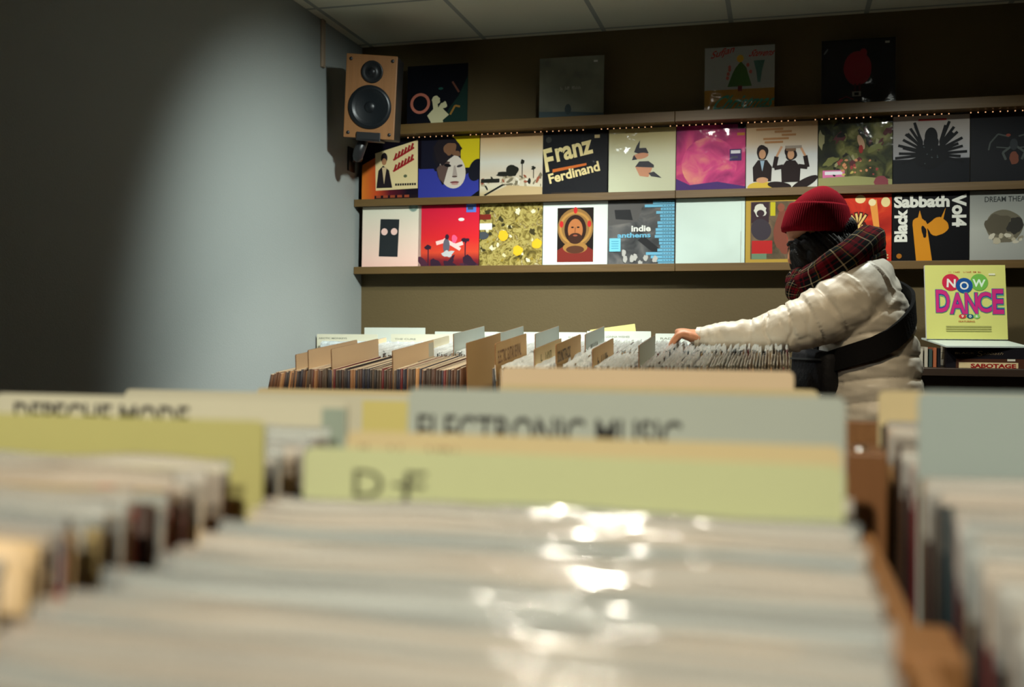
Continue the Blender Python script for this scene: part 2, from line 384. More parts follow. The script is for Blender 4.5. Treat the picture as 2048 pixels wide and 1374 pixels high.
K = ink((14, 14, 18)); WHT = ink((225, 226, 218)); CREAM = ink((226, 214, 170)); RED = ink((176, 30, 34)); TEAL = ink((70, 150, 130))
S = .315
def sleeve(base, edge=None, T=.0045): return Print(S, S, T, base, edge)

# ------------------------------------------------------------------ covers on the wall ledges
def film_mesh(seed, W=.321, H=.320, d=.0035, n=14):
    """crinkled clear outer sleeve in front of a cover, with a flap folded over the top"""
    bm = bmesh.new(); g = []
    for j in range(n+1):
        row = []
        for i in range(n+1):
            u, v = i/n, j/n; e = min(u, 1-u, v, 1-v)
            y = -.0065-d*noise.noise((u*5+seed, v*5, seed))*(min(1, e*8))
            row.append(bm.verts.new(((u-.5)*W, y, v*H)))
        g.append(row)
    top = [bm.verts.new(((i/n-.5)*W, .004, H)) for i in range(n+1)]
    for j in range(n):
        for i in range(n): bm.faces.new((g[j][i], g[j][i+1], g[j+1][i+1], g[j+1][i]))
    for i in range(n): bm.faces.new((g[n][i], g[n][i+1], top[i+1], top[i]))
    return from_bm('plastic_cover', bm, [FILM], True)

def cov_mask():
    p = sleeve(ramp_mat('print_blush', [(0, (236, 190, 176)), (.6, (228, 206, 188)), (1, (216, 212, 192))]))
    g = ink((40, 44, 46)); p.rect(.30, .20, .62, .80, g, -2)
    for u in (.38, .545): p.ell(u, .60, .055, .055, ink((236, 196, 184)))
    return p
def cov_red():
    p = sleeve(ramp_mat('print_redsky', [(0, (58, 24, 38)), (.16, (120, 34, 40)), (.28, (206, 70, 46)), (.5, (210, 40, 44)), (1, (204, 30, 60))]))
    d = ink((52, 32, 48)); p.blobs(14, (.05, 0, .95, .12), (.06, .16), [d, ink((74, 40, 56))], 3, .5, .6)
    for x, h in ((.17, .34), (.78, .44)): p.line([(x, .05), (x, h)], .018, d); p.ell(x, h, .06, .035, d, 0, 14, .6, x)
    pk = ink((238, 196, 190)); p.line([(.30, .40), (.45, .44), (.62, .36), (.74, .40)], .06, pk); p.line([(.42, .46), (.70, .30)], .05, pk)
    p.ell(.47, .36, .055, .12, ink((96, 92, 104))); p.ell(.48, .50, .032, .042, d); p.ell(.60, .46, .05, .06, ink((236, 90, 130)), 0, 14, .5, 2)
    p.ell(.50, .24, .09, .06, ink((190, 190, 190)), 0, 14, .7, 5); p.ell(.71, .77, .05, .025, WHT)
    return p
def cov_gold():
    p = sleeve(ramp_mat('print_meadow', [(.25, (44, 40, 22)), (.42, (120, 104, 48)), (.52, (176, 160, 92)), (.62, (112, 92, 36)), (.75, (214, 204, 160))], 'n', 26, dist=1.5))
    p.blobs(34, (.05, .05, .95, .95), (.015, .05), [ink((206, 196, 150)), ink((60, 54, 30)), ink((150, 128, 50)), ink((224, 216, 180))], 12, .8)
    for u, v, r in ((.38, .50, .08), (.62, .27, .08), (.92, .37, .075)): p.ell(u, v, r, r, ink((220, 176, 40)), 0, 18, .25, u*7)
    p.rect(0, .76, .18, .84, ink((120, 40, 30))); p.rect(0, .60, .20, .70, WHT); p.ell(.06, .51, .09, .06, ink((70, 74, 80)))
    return p
def cov_portrait():
    p = sleeve(ink((214, 222, 214)))
    p.rect(.225, .08, .785, .91, ink((30, 22, 18)))
    p.ell(.505, .60, .275, .30, ink((140, 104, 58))); p.ring(.505, .60, .215, .25, ink((176, 130, 66)))
    for u, v in ((.505, .87), (.29, .66), (.72, .66)): p.ell(u, v, .03, .05, ink((190, 40, 40)))
    p.poly([(.225, .08), (.785, .08), (.785, .26), (.62, .36), (.39, .36), (.225, .26)], ink((120, 42, 34)))
    p.ell(.505, .30, .19, .09, ink((160, 116, 60))); p.ell(.505, .27, .14, .06, ink((84, 50, 34)))
    p.ell(.505, .58, .17, .22, ink((46, 28, 20))); p.ell(.505, .57, .115, .17, ink((176, 110, 64)))
    p.ell(.505, .44, .11, .085, ink((60, 36, 26))); p.ell(.505, .485, .035, .014, ink((150, 80, 56)))
    for u in (.46, .55): p.ell(u, .61, .022, .012, K)
    p.line([(.505, .61), (.50, .53)], .018, ink((140, 84, 50)))
    return p
def cov_indie():
    p = sleeve(ramp_mat('print_greys', [(.3, (40, 42, 44)), (.5, (84, 84, 84)), (.7, (120, 116, 112))], 'n', 9, dist=1))
    dk = ink((34, 34, 36)); p.poly([(0, .62), (.45, .68), (.55, 1), (0, 1)], ink((86, 84, 82))); p.poly([(.12, .72), (.38, .70), (.34, .86), (.10, .86)], dk)
    p.poly([(.45, .40), (.80, .12), (.86, .20), (.55, .46)], dk)
    b = ink((110, 176, 204)); rn = random.Random(4)
    for k in range(19):
        v = .02+k*.051; p.rect(.80-rn.uniform(.0, .16)*(1+.7*math.sin(k*.8)), v, 1, v+.042, b)
        for q in range(4): p.rect(.82+q*.04+rn.uniform(0, .01), v+.014, .845+q*.04, v+.026, ink((60, 110, 140)))
    p.text('indie', .36, .525, .29, .095, WHT, bold=.03); p.text('anthems', .15, .435, .50, .075, b, bold=.03)
    p.rect(.03, .23, .20, .43, ink((120, 196, 216)))
    for q in range(4): p.rect(.06, .27+q*.035, .17, .285+q*.035, ink((84, 160, 186)))
    for u, v in ((.25, .20), (.27, .11), (.37, .12), (.42, .14), (.58, .13), (.72, .11), (.50, .05)): p.ell(u, v, .035, .05, ink((176, 174, 168)), 0, 14, .5, u*9)
    return p
def cov_white():
    p = sleeve(ink((206, 224, 216))); p.line([(.945, .05), (.945, .5)], .006, ink((150, 150, 140))); p.line([(.955, .3), (.955, .95)], .004, ink((176, 190, 190))); return p
def cov_ochre():
    p = sleeve(ink((176, 146, 64))); p.rect(.07, .09, .93, .93, ramp_mat('print_oils', [(.3, (62, 58, 44)), (.5, (98, 84, 66)), (.68, (134, 108, 84))], 'n', 10, dist=1))
    p.rect(.08, .62, .33, .92, ink((56, 40, 48))); p.ell(.20, .80, .09, .08, ink((206, 206, 196)), 0, 16, .7, 3); p.ell(.21, .76, .055, .05, ink((56, 40, 48)))
    p.ell(.22, .52, .14, .16, ink((60, 54, 62)), 20); p.rect(.09, .17, .38, .36, ink((176, 40, 40)))
    p.rect(.35, .72, .42, .92, ink((190, 180, 40))); p.ell(.53, .50, .11, .34, ink((124, 70, 56)), 0, 18, .4, 7); p.ell(.50, .84, .05, .06, ink((136, 80, 62))); p.ell(.66, .40, .09, .28, ink((150, 62, 48)), 0, 18, .5, 2)
    p.rect(.09, .09, .30, .17, ink((104, 130, 104))); p.rect(.66, .10, .90, .19, ink((110, 140, 112))); return p
def cov_hands():
    p = sleeve(ramp_mat('print_fire', [(.3, (150, 30, 24)), (.5, (200, 52, 32)), (.66, (226, 96, 44)), (.8, (236, 170, 90))], 'n', 7, dist=1.2))
    y = ink((230, 196, 120)); k = ink((70, 26, 22))
    p.poly([(.70, .90), (.80, .92), (.86, .30), (.80, .28)], ink((226, 150, 70))); p.ell(.74, .88, .05, .05, ink((236, 220, 170))); p.ell(.92, .88, .06, .07, ink((230, 210, 150))); p.ell(.58, .93, .07, .06, ink((238, 210, 150)))
    p.ell(.56, .52, .11, .12, k, 0, 20, .3, 3); p.ell(.56, .51, .07, .08, y)
    for a in (-35, -12, 10, 32): p.line([(.56, .55), (.56+.20*math.sin(R(a)), .55+.20*math.cos(R(a)))], .055, k); p.line([(.56, .55), (.56+.18*math.sin(R(a)), .55+.18*math.cos(R(a)))], .028, y)
    p.text('nt', .86, .08, .10, .07, ink((216, 200, 150))); return p
def cov_orange():
    p = sleeve(ink((10, 10, 14))); o = ink((206, 136, 32))
    p.text('Sabbath', .02, .79, .73, .175, WHT, bold=.045)
    p.text('Black', .20, .31, .46, .175, WHT, rot=90, bold=.045)
    p.text('Vol4', .78, .97, .46, .19, WHT, rot=-90, bold=.045)
    p.poly([(.32, .0), (.53, .0), (.47, .42), (.44, .60), (.34, .63), (.27, .52)], o)           # a plain flared shape in the same orange
    p.ell(.36, .52, .10, .13, o, 10, 22, .2, 4); p.ell(.60, .52, .14, .12, o, 18, 22, .2, 6); p.poly([(.62, .60), (.70, .78), (.66, .58)], o); p.poly([(.33, .62), (.36, .75), (.40, .60)], o)
    p.ell(.42, .44, .035, .08, K, 10, 14, .6, 2); p.ell(.09, .11, .035, .035, ink((160, 100, 30))); return p
def cov_grey_rock():
    p = sleeve(ramp_mat('print_steel', [(0, (150, 152, 148)), (.5, (176, 178, 172)), (1, (140, 142, 138))]))
    p.text('DREAM THEATER', .19, .845, .66, .075, ink((52, 56, 56)), bold=.012)
    p.ell(.44, .50, .245, .225, ink((112, 106, 90)), 0, 30, .12, 2); p.ell(.36, .54, .16, .15, ink((92, 86, 72)), 0, 24, .3, 5); p.ell(.58, .52, .10, .12, ink((58, 56, 52)), 0, 20, .5, 8)
    p.blobs(12, (.28, .27, .66, .40), (.025, .05), [ink((206, 200, 182)), ink((186, 178, 156)), ink((150, 142, 122))], 5, .4); return p
def cov_script():
    p = sleeve(ramp_mat('print_dusk', [(0, (210, 120, 40)), (.28, (190, 70, 36)), (.5, (90, 24, 36)), (.8, (22, 14, 26))], 'u'))
    p.rect(.22, 0, 1, .10, ink((30, 20, 26))); p.poly([(.0, .6), (.3, .75), (1, .98), (1, 1), (0, 1)], ink((16, 12, 22)))
    c = ink((222, 200, 150)); p.poly([(.24, .18), (.95, .20), (.94, .97), (.22, .78)], c)
    k = ink((36, 28, 32)); p.poly([(.25, .22), (.28, .50), (.36, .58), (.46, .50), (.52, .22)], k); p.ell(.375, .70, .055, .085, k); p.ell(.375, .64, .04, .055, ink((170, 120, 84))); p.poly([(.34, .55), (.42, .55), (.38, .28)], ink((206, 180, 140)))
    for v in (.66, .48):
        for q in range(6): u = .55+q*.055; p.line([(u, v+q*.030), (u+.035, v+.11+q*.030)], .034, ink((150, 34, 36)))
        p.line([(.53, v), (.88, v+.19)], .03, ink((150, 34, 36)))
    for q in range(9): p.rect(.57+q*.04, .25, .60+q*.04, .285, k)
    p.ell(.74, .40, .03, .025, ink((90, 96, 70)))
    for q in range(5): p.rect(.25+q*.12, .06, .33+q*.12, .10, ink((150, 70, 44)))
    return p
def cov_face():
    p = sleeve(ink((22, 22, 36))); b = ink((52, 58, 146)); y = ink((206, 184, 30))
    p.rect(.52, .50, 1, 1, y); p.poly([(0, .0), (1, .0), (1, .12), (.98, .55), (.80, .40), (.3, .2), (0, .52)], b); p.poly([(0, .12), (.0, .5), (.25, .5), (.42, .2)], b)
    p.poly([(.80, 0), (1, 0), (1, .14)], K); p.ell(.46, .72, .24, .28, ink((26, 24, 32)), 0, 24, .25, 3); p.ell(.95, .46, .12, .18, ink((24, 24, 34)), -20)
    sk = ink((206, 192, 178)); sh = ink((92, 72, 66)); br = ink((120, 84, 60))
    p.ell(.56, .45, .215, .275, sk, 14); p.poly([(.30, .50), (.42, .62), (.52, .60), (.47, .44), (.42, .26), (.34, .34)], sh)
    p.poly([(.30, .62), (.40, .54), (.50, .64), (.62, .72), (.72, .80), (.60, .96), (.36, 1), (.24, .84)], ink((34, 28, 32))); p.ell(.52, .80, .12, .09, br, 24, 20, .4, 2); p.ell(.62, .73, .08, .04, br, -16, 16, .4, 6)
    p.ell(.48, .545, .06, .025, K, -10); p.ell(.68, .53, .05, .02, ink((60, 52, 56)), 12); p.poly([(.585, .54), (.61, .54), (.645, .38), (.56, .37)], ink((166, 150, 140))); p.ell(.60, .365, .045, .014, sh)
    p.ell(.60, .275, .075, .018, ink((120, 66, 66))); p.ell(.605, .248, .06, .016, ink((186, 140, 132))); p.poly([(0, .46), (.30, .46), (.34, .30), (.46, .16), (.0, .10)], b)
    return p
def cov_sunset():
    p = sleeve(ramp_mat('print_eve', [(0, (196, 176, 132)), (.10, (186, 166, 126)), (.2, (206, 196, 170)), (.42, (206, 190, 168)), (.6, (216, 210, 196)), (.8, (214, 190, 152)), (1, (198, 158, 112))]))
    k = ink((36, 36, 30)); g = ink((120, 110, 88)); p.blobs(40, (.02, .17, .98, .34), (.02, .07), [k, ink((170, 156, 128)), ink((222, 214, 196)), g, ink((150, 86, 64))], 21, .6, .6)
    p.ell(.52, .42, .11, .085, k, 0, 18, .4, 2); p.ell(.40, .38, .14, .035, k, 0, 14, .4, 4); p.rect(.02, .25, .32, .31, k)
    for u, h in ((.68, .56), (.86, .46)): p.line([(u, .3), (u, h)], .012, k); p.ell(u, h, .035, .03, k, 0, 12, .8, u*5)
    p.poly([(.06, .06), (.1, .05), (.42, .22), (.36, .22)], k); p.poly([(.0, 0), (1, 0), (1, .16), (.45, .2)], ink((188, 164, 122))); return p
def cov_slant():
    p = sleeve(ink((12, 12, 18))); c = ink((226, 208, 150))
    p.text('F', .05, .38, .155, .36, c, rot=11, bold=.03); p.text('ranz', .225, .53, .58, .215, c, rot=12, bold=.03)
    p.poly([(.155, .375), (.68, .47), (.68, .505), (.155, .425)], ink((204, 106, 40)))
    p.text('Ferdinand', .115, .20, .80, .155, c, rot=13, bold=.03)
    p.ell(.09, .88, .045, .045, ink((54, 54, 50))); p.rect(.80, .88, .88, .93, ink((196, 176, 130))); p.rect(.14, .04, .6, .07, ink((44, 34, 26))); return p
def cov_fragments():
    p = sleeve(ramp_mat('print_cream', [(0, (196, 200, 172)), (.6, (200, 202, 176)), (1, (188, 174, 120))]))
    k = ink((56, 56, 64)); sk = ink((196, 142, 112))
    p.poly([(.38, .64), (.42, .74), (.47, .82), (.46, .70), (.56, .70), (.60, .62), (.5, .60)], k); p.ell(.48, .58, .12, .045, sk, 8); p.poly([(.35, .52), (.38, .60), (.43, .53)], k)
    p.poly([(.40, .42), (.46, .50), (.60, .50), (.68, .44), (.68, .40)], k); p.poly([(.40, .42), (.66, .40), (.60, .26), (.47, .28)], sk); p.poly([(.60, .32), (.68, .34), (.80, .24), (.64, .27)], k); p.rect(.25, .93, .6, .95, ink((170, 150, 90))); return p
def cov_magenta():
    p = sleeve(ramp_mat('print_nebula', [(.28, (60, 30, 84)), (.42, (140, 34, 96)), (.55, (196, 60, 124)), (.7, (220, 120, 120))], 'n', 5, dist=.8, seed=2))
    p.ell(.48, .42, .40, .40, ramp_mat('print_orb', [(.3, (150, 40, 104)), (.5, (206, 70, 132)), (.68, (224, 150, 130)), (.8, (236, 206, 160))], 'n', 8, dist=.8, seed=5), 0, 40)
    p.poly([(0, 0), (1, 0), (1, .08), (.6, .16), (.2, .12), (0, .22)], ink((70, 44, 112))); p.rect(.89, .93, 1, 1, K); p.rect(.88, .83, .99, .87, ink((190, 130, 50)))
    return p
def person_sit(p, u, v, s, up):
    k = ink((34, 24, 26)); sk = ink((196, 150, 116))
    p.poly([(u-.12*s, v), (u-.13*s, v+.20*s), (u-.06*s, v+.30*s), (u+.06*s, v+.30*s), (u+.13*s, v+.20*s), (u+.12*s, v)], k)
    p.ell(u, v+.40*s, .085*s, .10*s, k, 0, 18, .3, u*9); p.ell(u, v+.38*s, .045*s, .065*s, sk)
    if up:
        for d in (-1, 1): p.line([(u+d*.10*s, v+.22*s), (u+d*.22*s, v+.20*s), (u+d*.19*s, v+.36*s)], .06*s, k); p.line([(u+d*.19*s, v+.36*s), (u+d*.12*s, v+.50*s)], .03*s, sk)
        p.ell(u+.18*s, v-.02*s, .20*s, .06*s, k, 28); p.ell(u-.15*s, v-.04*s, .16*s, .05*s, k, -8); p.ell(u, v+.45*s, .07*s, .025*s, ink((120, 92, 70)))
    else: p.ell(u, v+.02*s, .08*s, .04*s, sk); p.poly([(u-.03*s, v+.29*s), (u+.03*s, v+.29*s), (u, v+.14*s)], ink((150, 176, 200)))
def cov_pair():
    p = sleeve(ramp_mat('print_pale', [(0, (206, 206, 200)), (.55, (200, 204, 206)), (.75, (206, 186, 160)), (1, (206, 172, 130))]))
    p.ell(.22, .06, .20, .08, ink((206, 176, 66))); person_sit(p, .23, .14, 1.05, False); person_sit(p, .63, .12, 1.05, True)
    o = ink((176, 130, 88))
    for v, a, b in ((.90, .14, .52), (.86, .40, .64), (.81, .50, .70), (.76, .24, .60), (.71, .26, .52)): p.rect(a, v-.015, b, v+.015, o)
    p.rect(.55, .61, .78, .65, ink((150, 140, 130))); return p
def cov_garden():
    p = sleeve(ramp_mat('print_jungle', [(.28, (14, 18, 12)), (.45, (38, 44, 22)), (.58, (96, 96, 50)), (.70, (150, 146, 96))], 'n', 7, dist=1.4, seed=4))
    k = ink((20, 20, 16)); g = ink((110, 112, 62)); p.blobs(26, (.03, .35, .97, .95), (.03, .12), [k, g, ink((54, 60, 30)), ink((150, 146, 108)), ink((84, 36, 40))], 8, .8, .6)
    p.blobs(34, (.2, .12, .85, .42), (.012, .03), [ink((206, 140, 100)), ink((150, 60, 60)), ink((196, 176, 96)), k], 9, .4)
    p.poly([(0, 0), (1, 0), (1, .12), (.5, .18), (0, .16)], ink((146, 146, 96))); p.ell(.85, .08, .10, .08, ink((130, 60, 70)), 0, 16, .4, 3); p.ell(.58, .66, .04, .11, ink((186, 150, 120)), 20); p.ell(.58, .56, .03, .06, ink((150, 40, 40))); return p
def cov_wings():
    p = sleeve(ramp_mat('print_ash', [(0, (20, 22, 28)), (.385, (20, 22, 28)), (.40, (150, 150, 156)), (1, (170, 160, 152))], dist=.001)); k = ink((16, 17, 22))
    for d in (-1, 1):
        for q in range(11): a = R(-12+q*8.5); p.line([(.5+d*.12, .42+q*.02), (.5+d*(.12+(.36-.09*((q*7+d) % 3)/2)*math.cos(a)*(1-.015*q)), .42+(.42-.09*((q*5) % 3)/2)*math.sin(a)+q*.012)], .038, k)
    p.ell(.5, .43, .22, .17, k, 0, 26, .25, 4); p.ell(.5, .70, .085, .13, k); p.ell(.5, .62, .10, .10, k); p.rect(.33, .925, .70, .95, ink((150, 40, 40)))
    p.blobs(7, (.4, .28, .6, .6), (.006, .014), [ink((70, 80, 84))], 3); return p
def cov_crest():
    p = sleeve(ink((14, 15, 22))); g = ink((70, 76, 74))
    for d in (-1, 1):
        p.line([(.55+d*.06, .66), (.55+d*.20, .70), (.55+d*.30, .58), (.55+d*.32, .48)], .02, g); p.line([(.55, .55), (.55+d*.14, .44), (.55+d*.10, .34)], .03, g); p.line([(.55+d*.05, .50), (.55+d*.22, .52)], .015, g)
    p.ell(.55, .36, .06, .08, ink((110, 62, 46)), 0, 16, .5, 3); p.ell(.48, .68, .03, .02, ink((130, 60, 46))); p.ell(.55, .55, .05, .08, ink((44, 48, 52))); return p
def cov_bouquet():
    p = sleeve(ink((16, 17, 24))); p.poly([(.55, 0), (1, 0), (1, .8), (.86, .5), (.70, .3)], ink((26, 48, 42)))
    p.ring(.22, .40, .12, .165, ink((190, 112, 92))); c = ink((204, 196, 156))
    p.poly([(.42, .02), (.62, .02), (.60, .12), (.70, .20), (.60, .30), (.66, .38), (.56, .38), (.52, .32), (.50, .46), (.42, .44), (.44, .30), (.34, .20), (.40, .10)], c); p.ell(.48, .44, .07, .06, c, 0, 14, .5, 3); p.ell(.62, .36, .05, .05, c, 0, 14, .5, 6)
    p.line([(.72, .2), (.80, .34), (.88, .32)], .03, ink((150, 110, 50))); p.line([(.75, .72), (.86, .55)], .03, ink((110, 70, 56))); p.ell(.56, .62, .04, .02, ink((40, 84, 76))); return p
def cov_fog():
    p = sleeve(ramp_mat('print_fog', [(.3, (84, 88, 82)), (.5, (112, 112, 100)), (.7, (126, 126, 112))], 'n', 6, seed=8)); p.poly([(0, 0), (1, 0), (1, .12), (.5, .16), (0, .18)], ink((76, 88, 92))); p.ell(.45, .2, .05, .08, ink((70, 78, 80)))
    scrawl(p, .33, .50, .32, .05, 9, ink((160, 160, 150)), 8); p.rect(.84, .90, .90, .93, ink((190, 190, 180))); return p
def cov_tree():
    p = sleeve(ink((158, 160, 158))); p.rect(0, 0, 1, .37, ink((158, 116, 44)))
    p.poly([(.33, .41), (.68, .41), (.62, .60), (.60, .68), (.52, .78), (.44, .68), (.40, .60)], ink((60, 96, 44))); p.rect(.48, .34, .54, .42, ink((110, 40, 40))); p.ell(.51, .82, .05, .055, ink((206, 160, 40)))
    for u, v in ((.36, .66), (.34, .60), (.33, .54), (.36, .70), (.62, .72), (.66, .62)): p.ell(u, v, .022, .028, ink((176, 92, 84)))
    p.poly([(.70, .78), (.86, .78), (.82, .62), (.80, .46), (.76, .46), (.74, .62)], ink((76, 116, 110)))
    r = ink((176, 72, 70)); p.text('Sufjan', .07, .80, .34, .13, r, rot=14, bold=.02, shear=.25); p.text('Stevens', .62, .84, .34, .10, r, bold=.02, shear=.25)
    p.text('Christmas', .08, .07, .84, .22, TEAL, bold=.02, shear=.2); return p
def cov_ball():
    p = sleeve(ink((12, 12, 18))); r = ink((130, 26, 40)); p.ell(.49, .58, .19, .24, r, 0, 24, .08, 3); p.ell(.57, .80, .05, .06, r); p.line([(.46, .36), (.46, .20)], .03, ink((60, 18, 26))); p.line([(.52, .36), (.52, .20)], .03, ink((60, 18, 26)))
    p.line([(.24, .14), (.34, .18), (.44, .14)], .012, ink((110, 30, 40))); p.rect(.42, .18, .54, .25, ink((130, 130, 120))); p.rect(.45, .195, .51, .235, K); p.rect(.86, .92, .92, .95, ink((150, 150, 140))); p.ell(.06, .84, .012, .05, ink((96, 104, 106)), -35); return p

X0, PW = -2.0704, .3187
LEAN = R(-2)
def hang(p, X, zb, label, film=None, sticker=None, roll=0, Y=4.868):
    o = link('record_sleeve', p.mesh('record_sleeve'), None, (X, Y, zb), (LEAN, R(roll), 0))
    tag(o, label, 'record', 'records on the wall ledges')
    if film: link('plastic_cover', film_mesh(film), o)
    if sticker:
        u, v, w_, h_, m, round_ = sticker
        q = Print(.001 if round_ else w_*S, .001 if round_ else h_*S, .0006, m)
        if round_: q.bm.clear(); q.W = q.H = w_*S; q.k = 0; q.ell(.5, .5, .5, .5, m, n=32); q.ring(.5, .5, .28, .36, ink((110, 130, 120)))
        else:
            q.rect(.1, .62, .9, .9, ink((220, 220, 230))); q.rect(.15, .2, .7, .4, ink((70, 70, 90)))
        s = link('sticker', q.mesh('sticker'), o, ((u-.5)*S, -.0036 if not round_ else -.003, v*S)); s['label'] = 'printed sticker on the cover'
Z3, Z2, Z1 = 1.4375, 1.7768, 2.133
def cx(i): return X0+(i-.5)*PW
hang(cov_mask(), cx(1)+.018, Z3, 'blush record sleeve printed with a black upright block with two round eyes, bottom ledge', None, (.865, .91, .155, .155, ink((140, 158, 146)), True))
hang(cov_red(), cx(2), Z3, 'red record sleeve printed with a many-armed figure, bottom ledge', None, (.87, .88, .16, .2, ink((84, 120, 206)), False))
hang(cov_gold(), cx(3), Z3, 'olive and gold record sleeve with three yellow spots, bottom ledge')
hang(cov_portrait(), cx(4), Z3, 'white record sleeve with an icon-like haloed portrait in the middle')
hang(cov_indie(), cx(5)-.003, Z3, 'grey record sleeve with pale blue bars and the words indie anthems', 3.1)
hang(cov_white(), cx(6), Z3, 'blank white record sleeve on the bottom ledge', 5.2)
hang(cov_ochre(), cx(7), Z3, 'ochre-bordered record sleeve with a painting, just left of the red beanie')
hang(cov_hands(), cx(8), Z3, 'fiery red record sleeve with a spread hand, half hidden behind the red beanie')
hang(cov_orange(), cx(9), Z3, 'black record sleeve with fat white letters and an orange shape')
hang(cov_grey_rock(), cx(10), Z3, 'grey record sleeve with a brown round lump, at the right edge of the bottom ledge')
hang(cov_script(), cx(1)+.016, Z2, 'record sleeve with a tilted cream card and red script, under the loudspeaker')
hang(cov_face(), cx(2), Z2, 'record sleeve with a face over yellow and blue, middle ledge')
hang(cov_sunset(), cx(3), Z2, 'record sleeve with a low skyline under a hazy evening sky')
hang(cov_slant(), cx(4)-.003, Z2, 'black record sleeve with big slanted cream letters and an orange underline', 2.2)
hang(cov_fragments(), cx(5), Z2, 'cream record sleeve with torn fragments of a face', 7.7)
hang(cov_magenta(), cx(6), Z2, 'magenta and purple record sleeve with a glowing orb', 9.4, (.86, .46, .17, .17, ink((60, 40, 100)), False))
hang(cov_pair(), cx(7), Z2, 'pale record sleeve with two dark-haired sitting people, one with raised arms')
hang(cov_garden(), cx(8), Z2, 'record sleeve with a dark overgrown garden, above the red beanie', 4.4, (.21, .10, .30, .17, ink((206, 110, 160)), False))
hang(cov_wings(), cx(9), Z2, 'record sleeve with a black winged figure against grey')
hang(cov_crest(), cx(10), Z2, 'black record sleeve with a faint crest, at the right edge of the middle ledge', 6.1)
hang(cov_bouquet(), -1.655, Z1+.002, 'dark record sleeve with a pinkish ring and white flowers beside the loudspeaker')
hang(cov_fog(), -.977, Z1, 'plain foggy grey record sleeve on the top ledge')
hang(cov_tree(), -.19, Z1, 'record sleeve with a drawn green tree and teal lettering on the top ledge', 8.3)
hang(cov_ball(), .33, Z1, 'black record sleeve with a dull red ball on the top ledge', 1.9)

# ------------------------------------------------------------------ ledges and the string of lights
SEAM = -.475
for zt, nm, th in ((Z3, 'bottom', .022), (Z2, 'middle', .022), (Z1, 'top', .034)):
    for (a, b, side) in ((WX0+.002, SEAM-.001, 'left'), (SEAM+.001, 1.9, 'right')):
        e = empty('wall_ledge', ((a+b)/2, 4.895, zt)); tag(e, '%s run of the %s wooden record ledge on the brown wall' % (side, nm), 'shelf', 'record ledges')
        bm = bmesh.new(); f_ = -.045 if nm != 'top' else -.098; add_box(bm, a-(a+b)/2, b-(a+b)/2, f_, .049, -th, -.001, bev=.002); link('board', from_bm('board', bm, [LEDGE]), e)
        bm = bmesh.new(); add_box(bm, a-(a+b)/2, b-(a+b)/2, f_-.009, f_-.0005, -th-.002, .012, bev=.0015); link('lip', from_bm('lip', bm, [LEDGE]), e)
e = empty('string_of_lights', (0, 4.852, Z1-.040)); tag(e, 'string of tiny warm lights along the underside of the top ledge', 'lights')
bm = bmesh.new(); add_tube(bm, [(-1.85, 0, 0), (0, 0, 0), (1.2, 0, 0)], .0015, 6, 8); link('wire', from_bm('wire', bm, [BLACKM]), e)
bm = bmesh.new(); add_lathe(bm, [(.0008, -.004), (.0022, -.003), (.0026, -.001), (.0016, .001)], 8)
bead = from_bm('bulb', bm, [mat('warm_bulb', (1, .52, .25), .3, emit=1.0)], True)
for i in range(98):
    x = -1.80+i*.0295
    if (i % 11) in (9, 10): continue
    link('bulb', bead, e, (x, 0, -.001))

# ------------------------------------------------------------------ loudspeaker in the corner
c0 = at(741, 194, 4.42)
sp = empty('loudspeaker', c0, (R(8), R(3.5), R(14.5))); tag(sp, 'small loudspeaker with a pale wood front hung in the corner by the ceiling', 'speaker')
SW, SH, SD = .233, .375, .24
bm = bmesh.new(); add_box(bm, -SW/2, SW/2, .012, SD, -SH/2, SH/2, bev=.004); link('cabinet', from_bm('cabinet', bm, [mat('black_vinyl', (.014, .013, .013), .5, bump=(90, .1))]), sp)
bm = bmesh.new(); add_box(bm, -SW/2, SW/2, -.006, .011, -SH/2, SH/2, bev=.003); link('front_panel', from_bm('front_panel', bm, [wood('beech_veneer', (118, 78, 40), (136, 92, 50), 'Z', .5)]), sp)
RX = Matrix.Rotation(R(90), 4, 'X')
bm = bmesh.new(); add_lathe(bm, [(.046, 0), (.050, .002), (.050, .005), (.044, .006), (.036, .003), (.018, .002), (.016, .006), (.008, .010), (.001, .011)], 40, Matrix.Translation((.004, -.0065, .112)) @ RX)
link('tweeter', from_bm('tweeter', bm, [mat('black_plastic', (.007, .008, .009), .4, spec=.3)], True), sp)
bm = bmesh.new(); add_lathe(bm, [(.095, 0), (.099, .003), (.098, .006), (.088, .007), (.084, .010), (.078, .006), (.030, -.012), (.029, -.002), (.018, .006), (.001, .008)], 48, Matrix.Translation((0, -.0065, -.046)) @ RX)
link('woofer', from_bm('woofer', bm, [mat('cone_rubber', (.007, .009, .011), .35, spec=.3)], True), sp)
bm = bmesh.new(); add_lathe(bm, [(.007, 0), (.008, .002), (.006, .004), (.001, .005)], 12, RX); scr = from_bm('grille_socket', bm, [BLACKM], True)
for x in (-1, 1):
    for z in (-1, 1): link('grille_socket', scr, sp, (x*.095, -.0065, z*.165))
bm = bmesh.new(); add_box(bm, -.055, .055, -.016, .16, -SH/2-.012, -SH/2, bev=.003); add_box(bm, -.055, .055, -.016, -.0075, -SH/2-.012, -SH/2+.028, bev=.002); link('clamp', from_bm('clamp', bm, [BLACKM]), sp)
bm = bmesh.new(); add_tube(bm, [(-.03, .05, -SH/2-.012), (-.045, .04, -SH/2-.05), (-.055, .05, -SH/2-.085)], [.022, .026, .024], 16); 
sp_inv = (Matrix.Translation(c0) @ sp.rotation_euler.to_matrix().to_4x4()).inverted(); wp = Vector((WX0, 4.80, c0.z-.215))
